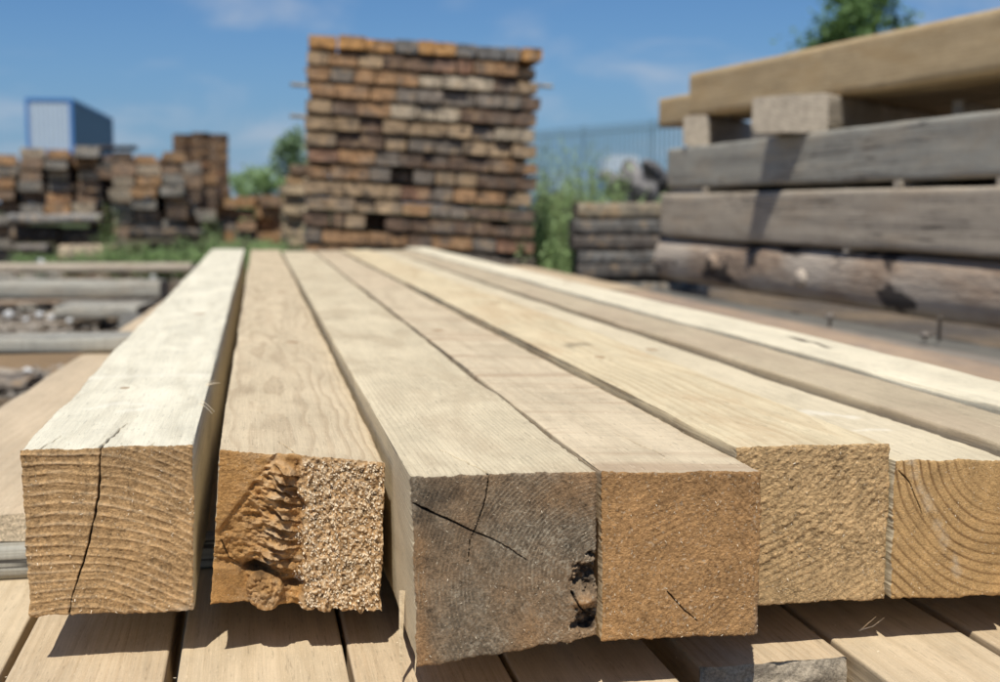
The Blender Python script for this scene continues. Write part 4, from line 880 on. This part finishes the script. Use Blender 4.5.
cab = empty('site_cabin', (g[0], g[1], 0), rz); tag(cab, 'pale metal cabin with bright blue edge frame raised above the sleeper piles', 'cabin')
e = .16
sh = -0.02
V, F_ = box(e*.5, W_-e*.5, .05, .10, zc+e*.5, ztop-e*.5); mkobj('end_wall', V, F_, m_pan, cab)
V, F_ = box(W_-.10, W_-.05, .12, LC-.1, zc+e*.5, ztop-e*.5); mkobj('side_wall', V, F_, m_sidep, cab)
V, F_ = box(.05, .10, .12, LC-.1, zc+e*.5, ztop-e*.5); mkobj('side_wall', V, F_, m_sidep, cab)
V, F_ = box(.1, W_-.1, .12, LC-.1, ztop-.12, ztop-.06); mkobj('roof', V, F_, m_pan, cab)
V, F_ = boxes([(0, e, 0, e, zc, ztop), (W_-e, W_, 0, e, zc, ztop), (0, e, LC-e, LC, zc, ztop), (W_-e, W_, LC-e, LC, zc, ztop), (e, W_-e, 0, e, ztop-e, ztop), (e, W_-e, 0, e, zc, zc+e), (W_-e, W_, e, LC-e, ztop-e, ztop), (W_-e, W_, e, LC-e, zc, zc+e), (0, e, e, LC-e, ztop-e, ztop), (0, e, e, LC-e, zc, zc+e)])
mkobj('edge_frame', V, F_, m_blu, cab)
V, F_ = box(.05, W_-.05, .05, LC-.05, 0, zc-.01); mkobj('lower_storey', V, F_, m_sidep, cab)

# ------------------------------------------------------------------ bar fence and truck behind it
m_fe, b = newmat('fence_paint'); p = b.n('ShaderNodeTexCoord').outputs['Object']; b.bsdf(b.mix(b.noise(p, 6, 2), (0.16, 0.26, 0.32), (0.20, 0.30, 0.36)), .5, .4)
a = at(520, 206, 32); e_ = at(720, 206, 26); L = np.linalg.norm(e_-a); rz = atan2((e_-a)[1], (e_-a)[0])
fen = empty('bar_fence', (a[0], a[1], 0), rz); tag(fen, 'tall blue green fence of thin upright bars behind the weeds', 'fence')
nbars = int(L/.15); bl = []
for k in range(nbars): bl.append((k*.15, k*.15+.036, -.015, .015, .1, 2.55))
V, F_ = boxes(bl); mkobj('bar_panel', V, F_, m_fe, fen)
for z in (.35, 2.35):
    V, F_ = box(0, L, .012, .05, z, z+.05); mkobj('rail', V, F_, m_fe, fen)
for k in range(int(L/2.5)+1):
    V, F_ = box(k*2.5-.02, k*2.5+.02, .055, .095, 0, 2.57); mkobj('post', V, F_, m_fe, fen)
m_wh, b = newmat('white_paint'); p = b.n('ShaderNodeTexCoord').outputs['Object']; b.bsdf(b.mix(b.noise(p, 3, 2), (0.62, 0.66, 0.70), (0.74, 0.77, 0.80)), .4, .4)
m_gl, b = newmat('dark_glass'); b.bsdf((0.03, 0.045, 0.06), .08, .5)
q = at(601, 206, 62); tr = empty('parked_van', (q[0], q[1], 0), -PSI); tag(tr, 'blue van with whitish roof parked beyond the bar fence', 'van')
q0 = 1.2
def sec(y0, y1, pts, nm, mt):
    n_ = len(pts); V = [(x, y0, z) for x, z in pts]+[(x, y1, z) for x, z in pts]
    F_ = [tuple(range(n_)), tuple(range(2*n_-1, n_-1, -1))]+[(i, i+n_, (i+1) % n_+n_, (i+1) % n_) for i in range(n_)]
    return mkobj(nm, V, F_, mt, tr)
sec(0, 5, [(0, .45), (2.1, .45), (2.12, 1.3), (2.06, 2.2), (.04, 2.2), (-.02, 1.3)], 'body', m_blu)
sec(.1, 4.7, [(.06, 2.203), (2.04, 2.203), (1.9, 2.95), (1.7, 3.15), (.4, 3.15), (.2, 2.95)], 'roof', m_wh)
V, F_ = box(.3, 1.8, -.012, -.002, 1.35, 2.05); mkobj('window', V, F_, m_gl, tr)
for x in (.0, 1.85):
    for y in (.9, 4.0):
        V, F_ = lathe([(.1, 0), (.33, .0), (.36, .03), (.36, .2), (.33, .23), (.1, .23)], 24); mkobj('wheel', V, F_, m_bk, tr, (x, y, .36), (0, pi/2, 0))

# ------------------------------------------------------------------ plants
def leafmat(name, c0, c1):
    m, b = newmat(name); p = b.n('ShaderNodeTexCoord').outputs['Object']
    oi = b.n('ShaderNodeObjectInfo')
    b.bsdf(b.mix(b.noise(p, 9, 3), c0, c1), .6, .3, trans=.42); return m
LF1 = leafmat('weed_leaf', (0.26, 0.40, 0.15), (0.42, 0.52, 0.26)); LF2 = leafmat('grass_blade', (0.10, 0.165, 0.04), (0.20, 0.25, 0.09)); LF3 = leafmat('tree_leaf', (0.10, 0.19, 0.06), (0.20, 0.30, 0.11))
LF4 = leafmat('shrub_leaf', (0.20, 0.29, 0.15), (0.30, 0.40, 0.22))  # lighter leaf colour with distance haze painted in
m_stem, b = newmat('stem'); p = b.n('ShaderNodeTexCoord').outputs['Object']; b.bsdf(b.mix(b.noise(p, 20, 2), (0.10, 0.12, 0.04), (0.18, 0.17, 0.08)), .8, .2)
m_trk, b = newmat('bark'); p = b.n('ShaderNodeTexCoord').outputs['Object']; n_ = b.noise(b.vm('MULTIPLY', p, (8, 8, 2)), 1, 5, .7); b.bsdf(b.mix(n_, (0.05, 0.04, 0.03), (0.16, 0.125, 0.09)), .9, .1, n_, .03)
def tube(V, F_, pts, r0, r1, k=5):
    n0 = len(V); n = len(pts)
    for i, pnt in enumerate(pts):
        r = r0+(r1-r0)*i/(n-1)
        for q in range(k): V.append((pnt[0]+r*cos(2*pi*q/k), pnt[1]+r*sin(2*pi*q/k), pnt[2]))
    for i in range(n-1):
        for q in range(k): F_.append((n0+i*k+q, n0+i*k+(q+1) % k, n0+(i+1)*k+(q+1) % k, n0+(i+1)*k+q))
def weed_mesh(h, spread, nst, leaf, seed, feather=True):
    r = random.Random(seed); SV, SF, LV, LFc = [], [], [], []
    for s in range(nst):
        a = r.uniform(0, 2*pi); ln = r.uniform(.05, 1)*spread; hh = h*r.uniform(.45, 1.0); bx, by = r.gauss(0, spread*.35), r.gauss(0, spread*.35)
        pts = [(bx+cos(a)*ln*t**1.7, by+sin(a)*ln*t**1.7, hh*t*(1-.12*t*ln/spread)) for t in [i/7 for i in range(8)]]
        tube(SV, SF, pts, .004*h**.5, .0012, 4)
        nl = int(r.uniform(34, 52))
        for _ in range(nl):
            t = r.uniform(.08, 1); i = min(6, int(t*7)); f = t*7-i; p = [pts[i][k]*(1-f)+pts[i+1][k]*f for k in range(3)]
            b_ = r.uniform(0, 2*pi); ll = leaf*r.uniform(.5, 1.3)*(1.15-.6*t); up = r.uniform(-.3, .9); w_ = ll*r.uniform(.09, .2)
            d = (cos(b_)*cos(up), sin(b_)*cos(up), sin(up)); e = (-sin(b_)*w_, cos(b_)*w_, r.uniform(-.3, .3)*w_)
            n0 = len(LV); m_ = [p[k]+d[k]*ll*.5+(.06*ll if k == 2 else 0) for k in range(3)]
            LV += [tuple(p), tuple(m_[k]+e[k] for k in range(3)), tuple(p[k]+d[k]*ll for k in range(3)), tuple(m_[k]-e[k] for k in range(3))]
            LFc.append((n0, n0+1, n0+2, n0+3))
    return (SV, SF), (LV, LFc)
wp = []
for s, (h, sp, ns, lf) in enumerate([(1.0, .30, 30, .085), (.7, .32, 30, .075), (1.35, .18, 16, .085), (.4, .30, 36, .07)]):
    (a1, a2), (b1, b2) = weed_mesh(h, sp, ns, lf, 700+s)
    o1 = mkobj('stem', a1, a2, m_stem); o2 = mkobj('leaves', b1, b2, LF1); wp.append((o1.data, o2.data)); bpy.data.objects.remove(o1); bpy.data.objects.remove(o2)
def weed(k, loc, sc, label, group):
    root = empty('weed_plant', loc, R.uniform(0, 6)); root.scale = (sc[0], sc[0], sc[1]); tag(root, label, 'weed', group)
    for nm, me in (('stem', wp[k][0]), ('leaves', wp[k][1])):
        o = bpy.data.objects.new(nm, me); COL.objects.link(o); o.parent = root
for i, (px, D, k, hpx, s, lb) in enumerate([(548, 6.6, 0, 142, 1.0, 'dense weed clump against the edge of the tall stack'), (566, 7.0, 0, 150, 1.0, 'tall weed clump second from the tall stack'), (584, 7.4, 0, 152, .9, 'leafy weed clump midway between the tall stack and the rubble'), (601, 8.0, 1, 160, .9, 'weed clump beside the rubble heap'), (560, 7.6, 2, 122, .7, 'tallest wispy weed rising behind the clumps'), (603, 8.8, 2, 132, .6, 'wispy weed stalk in front of the van'), (541, 7.8, 2, 140, .7, 'thin weed stalk half behind the tall stack'), (556, 6.2, 1, 205, .9, 'low weed clump at the foot of the tall stack'), (552, 8.2, 0, 138, 1.3, 'broad weed clump behind the first one by the tall stack'), (575, 8.4, 0, 140, 1.3, 'broad pale weed clump in the middle of the gap'), (592, 8.6, 2, 126, .9, 'spreading wispy weed in front of the bar fence'), (610, 9.0, 0, 155, 1.2, 'broad weed clump behind the low grey planks'), (568, 6.4, 1, 190, 1.2, 'low leafy weed before the low grey plank pile'), (545, 6.9, 2, 125, .9, 'tall feathery weed brushing the tall stack')]):
    q = at(px, 206, D); zt_ = H+(206-hpx)*D/FL; hh = {0: 1.0, 1: .7, 2: 1.35, 3: .4}[k]
    weed(k, (q[0], q[1], 0), (s, zt_/hh), lb, 'tall weeds beside the tall stack')
for i, (px, D, k, hpx, s, lb) in enumerate([(107, 13.2, 2, 186, .55, 'tall narrow grass tuft between the two sleeper piles'), (110, 13.0, 3, 238, .8, 'low grass tuft at the foot of the pale block'), (80, 13.0, 3, 243, .8, 'grass tuft under the three column pile'), (20, 13, 3, 246, .7, 'grass tuft at the outer corner of the three column pile'), (150, 12.8, 3, 236, 1.0, 'leafy tuft under the charred timber'), (176, 12.6, 3, 240, 1.0, 'broad tuft below the ragged pile near the white stones'),
     (206, 13.2, 1, 214, .9, 'weed clump at the end of the ragged pile'), (212, 14.5, 2, 200, .5, 'upright weed between ragged and low piles'), (226, 12.8, 3, 233, 1.1, 'green tuft before the low pile, at its outer end'), (244, 12.5, 3, 231, 1.2, 'green tuft before the middle of the low pile'), (262, 12.8, 3, 229, 1.1, 'green tuft before the low pile, toward the tall stack'), (280, 12.2, 3, 231, 1.1, 'green tuft close to the pale narrow pile'), (50, 13.3, 3, 248, .7, 'small tuft below the long grey timber'), (240, 14, 1, 224, .8, 'taller weed rising behind the green tufts'), (292, 10.8, 1, 222, .5, 'weed against the pale narrow pile')]):
    q = at(px, 206, D); zt_ = H+(206-hpx)*D/FL; hh = {0: 1.0, 1: .7, 2: 1.35, 3: .4}[k]
    weed(k, (q[0], q[1], 0), (s*1.25, zt_/hh*.86), lb, 'weeds around the sleeper piles')
def tree(label, loc, Ht, crown_r, crown_h, nleaf, leaf, seed, th_=.12, clumps=26, dens=1.0, name='tree', lf=None):
    r = random.Random(seed); root = empty(name, loc); tag(root, label, 'tree', None)
    V, F_ = [], []; tube(V, F_, [(0.08*sin(t*5)*Ht*.05, .04*cos(t*4), Ht*.8*t) for t in [i/8 for i in range(9)]], th_, th_*.3, 8)
    LV, LFc = [], []; cs = []
    for _ in range(clumps):
        a = r.uniform(0, 2*pi); z = r.uniform(-1, 1); rad = crown_r*math.sqrt(max(0, 1-z*z))*r.uniform(.35, 1.0)
        c = (cos(a)*rad, sin(a)*rad, Ht-crown_h/2+z*crown_h/2); cs.append((c, r.uniform(.18, .36)*crown_r))
        t0 = r.uniform(.35, .75); tube(V, F_, [(c[0]*t, c[1]*t, Ht*.8*t0+(c[2]-Ht*.8*t0)*t**.8) for t in (0, .3, .6, .9)], th_*.35, th_*.06, 5)
    for _ in range(nleaf):
        c, cr = r.choice(cs); p = [c[k]+r.gauss(0, cr*.55) for k in range(3)]
        b_ = r.uniform(0, 2*pi); up = r.uniform(-1, 1); ll = leaf*r.uniform(.6, 1.3); w_ = ll*.34
        d = (cos(b_)*cos(up), sin(b_)*cos(up), sin(up)); e = (-sin(b_)*w_, cos(b_)*w_, r.uniform(-.6, .6)*w_); n0 = len(LV)
        m_ = [p[k]+d[k]*ll*.5 for k in range(3)]
        LV += [tuple(p), tuple(m_[k]+e[k] for k in range(3)), tuple(p[k]+d[k]*ll for k in range(3)), tuple(m_[k]-e[k] for k in range(3))]; LFc.append((n0, n0+1, n0+2, n0+3))
    mkobj('trunk', V, F_, m_trk, root, smooth=True); mkobj('crown', LV, LFc, lf or LF3, root); return root
q = at(858, 206, 24); tree('green tree whose sparse top shows above the new yellow beams', (q[0], q[1], 0), H+214*24/FL, 1.15, 2.4, 6500, .14, 801, clumps=34)
q = at(292, 206, 26); tree('dark green tree peeking out behind the tall stack', (q[0], q[1], 0), H+70*26/FL, .62, 1.5, 2400, .12, 802, lf=LF4)
q = at(266, 206, 24); tree('wide loose pale shrub behind the low pile', (q[0], q[1], 0), H+30*24/FL, .50, .9, 2000, .09, 803, .03, clumps=22, name='small_tree', lf=LF1)
q = at(246, 206, 30); tree('paler bush tree farther behind the low pile', (q[0], q[1], 0), H+34*30/FL, .55, 1.2, 1700, .10, 804, .04, clumps=20, name='small_tree', lf=LF1)
# short grass over the yard edge
r = random.Random(9); LV, LFc = [], []
for _ in range(9000):
    D = r.uniform(11.5, 22); px = r.uniform(-60, 700); q = at(px, 206, D); x, y = q[0], q[1]
    if px < 205 and D < 14.5 and r.random() < .8: continue
    if px > 310 and px < 530 and D < 12: continue
    a = r.uniform(0, 2*pi); hh = r.uniform(.03, .10) if D < 14.5 else r.uniform(.05, .2); w_ = .008; n0 = len(LV)
    LV += [(x-w_*cos(a), y-w_*sin(a), -.01), (x+w_*cos(a), y+w_*sin(a), -.01), (x+r.uniform(-.06, .06), y+r.uniform(-.06, .06), hh)]; LFc.append((n0, n0+1, n0+2))
tag(mkobj('grass', LV, LFc, LF2), kind='stuff')
# sawdust crumbs and shavings on the timber
r = np.random.default_rng(77); LV, LFc = [], []
def crumb(x, y, z, s):
    a = r.uniform(0, 2*pi); c, sn = cos(a), sin(a); l, w_ = s*r.uniform(.6, 1.6), s*r.uniform(.3, .7); h_ = s*.3; n0 = len(LV)
    for dx, dy, dz in ((-l, -w_, 0), (l, -w_, 0), (l, w_, 0), (-l, w_, 0), (-l*.8, -w_*.7, h_), (l*.7, -w_*.8, h_), (l*.8, w_*.7, h_*1.3), (-l*.7, w_*.8, h_*.8)):
        LV.append((x+dx*c-dy*sn, y+dx*sn+dy*c, z+dz))
    for f in ((4, 5, 6, 7), (0, 1, 5, 4), (1, 2, 6, 5), (2, 3, 7, 6), (3, 0, 4, 7)): LFc.append(tuple(n0+i for i in f))
for (x0, x1, y0, y1, z, n_) in [(-.15, -.05, .9, 1.5, -.1645, 60), (.10, .20, .77, 1.4, -.1648, 150), (.22, .32, .78, 1.4, -.1695, 180), (.34, .43, .83, 1.4, -.1665, 80), (.45, .51, .82, 1.3, -.178, 50), (-.28, .62, .60, .95, -.3148, 420), (-.34, -.2, 1.15, 2.0, -.2615, 80)]:
    for _ in range(n_):
        crumb(r.uniform(x0, x1), y0+(y1-y0)*r.random()**1.6, H+z-.0004, r.choice([.0004, .0006, .0009], p=[.6, .3, .1]))
tag(mkobj('sawdust', LV, LFc, m_fleck), kind='stuff')
# curled fibre on the deck
for pts, lb in [([(0.437, .845, zB+.002), (.440, .838, zB+.010), (.444, .834, zB+.016)], 'short upright wood fibre on the deck plank'), ([(0.437, .846, zB+.002), (.446, .842, zB+.006), (.455, .842, zB+.012)], 'longer curled wood fibre beside the upright one')]:
    o = strand(pts, .0006, m_fleck, None, 'wood_shaving'); tag(o, lb, 'shaving')

# ------------------------------------------------------------------ render
scene.view_settings.view_transform = 'Standard'; scene.view_settings.look = 'None'; scene.view_settings.exposure = 0; scene.view_settings.gamma = 1
scene.render.engine = 'CYCLES'
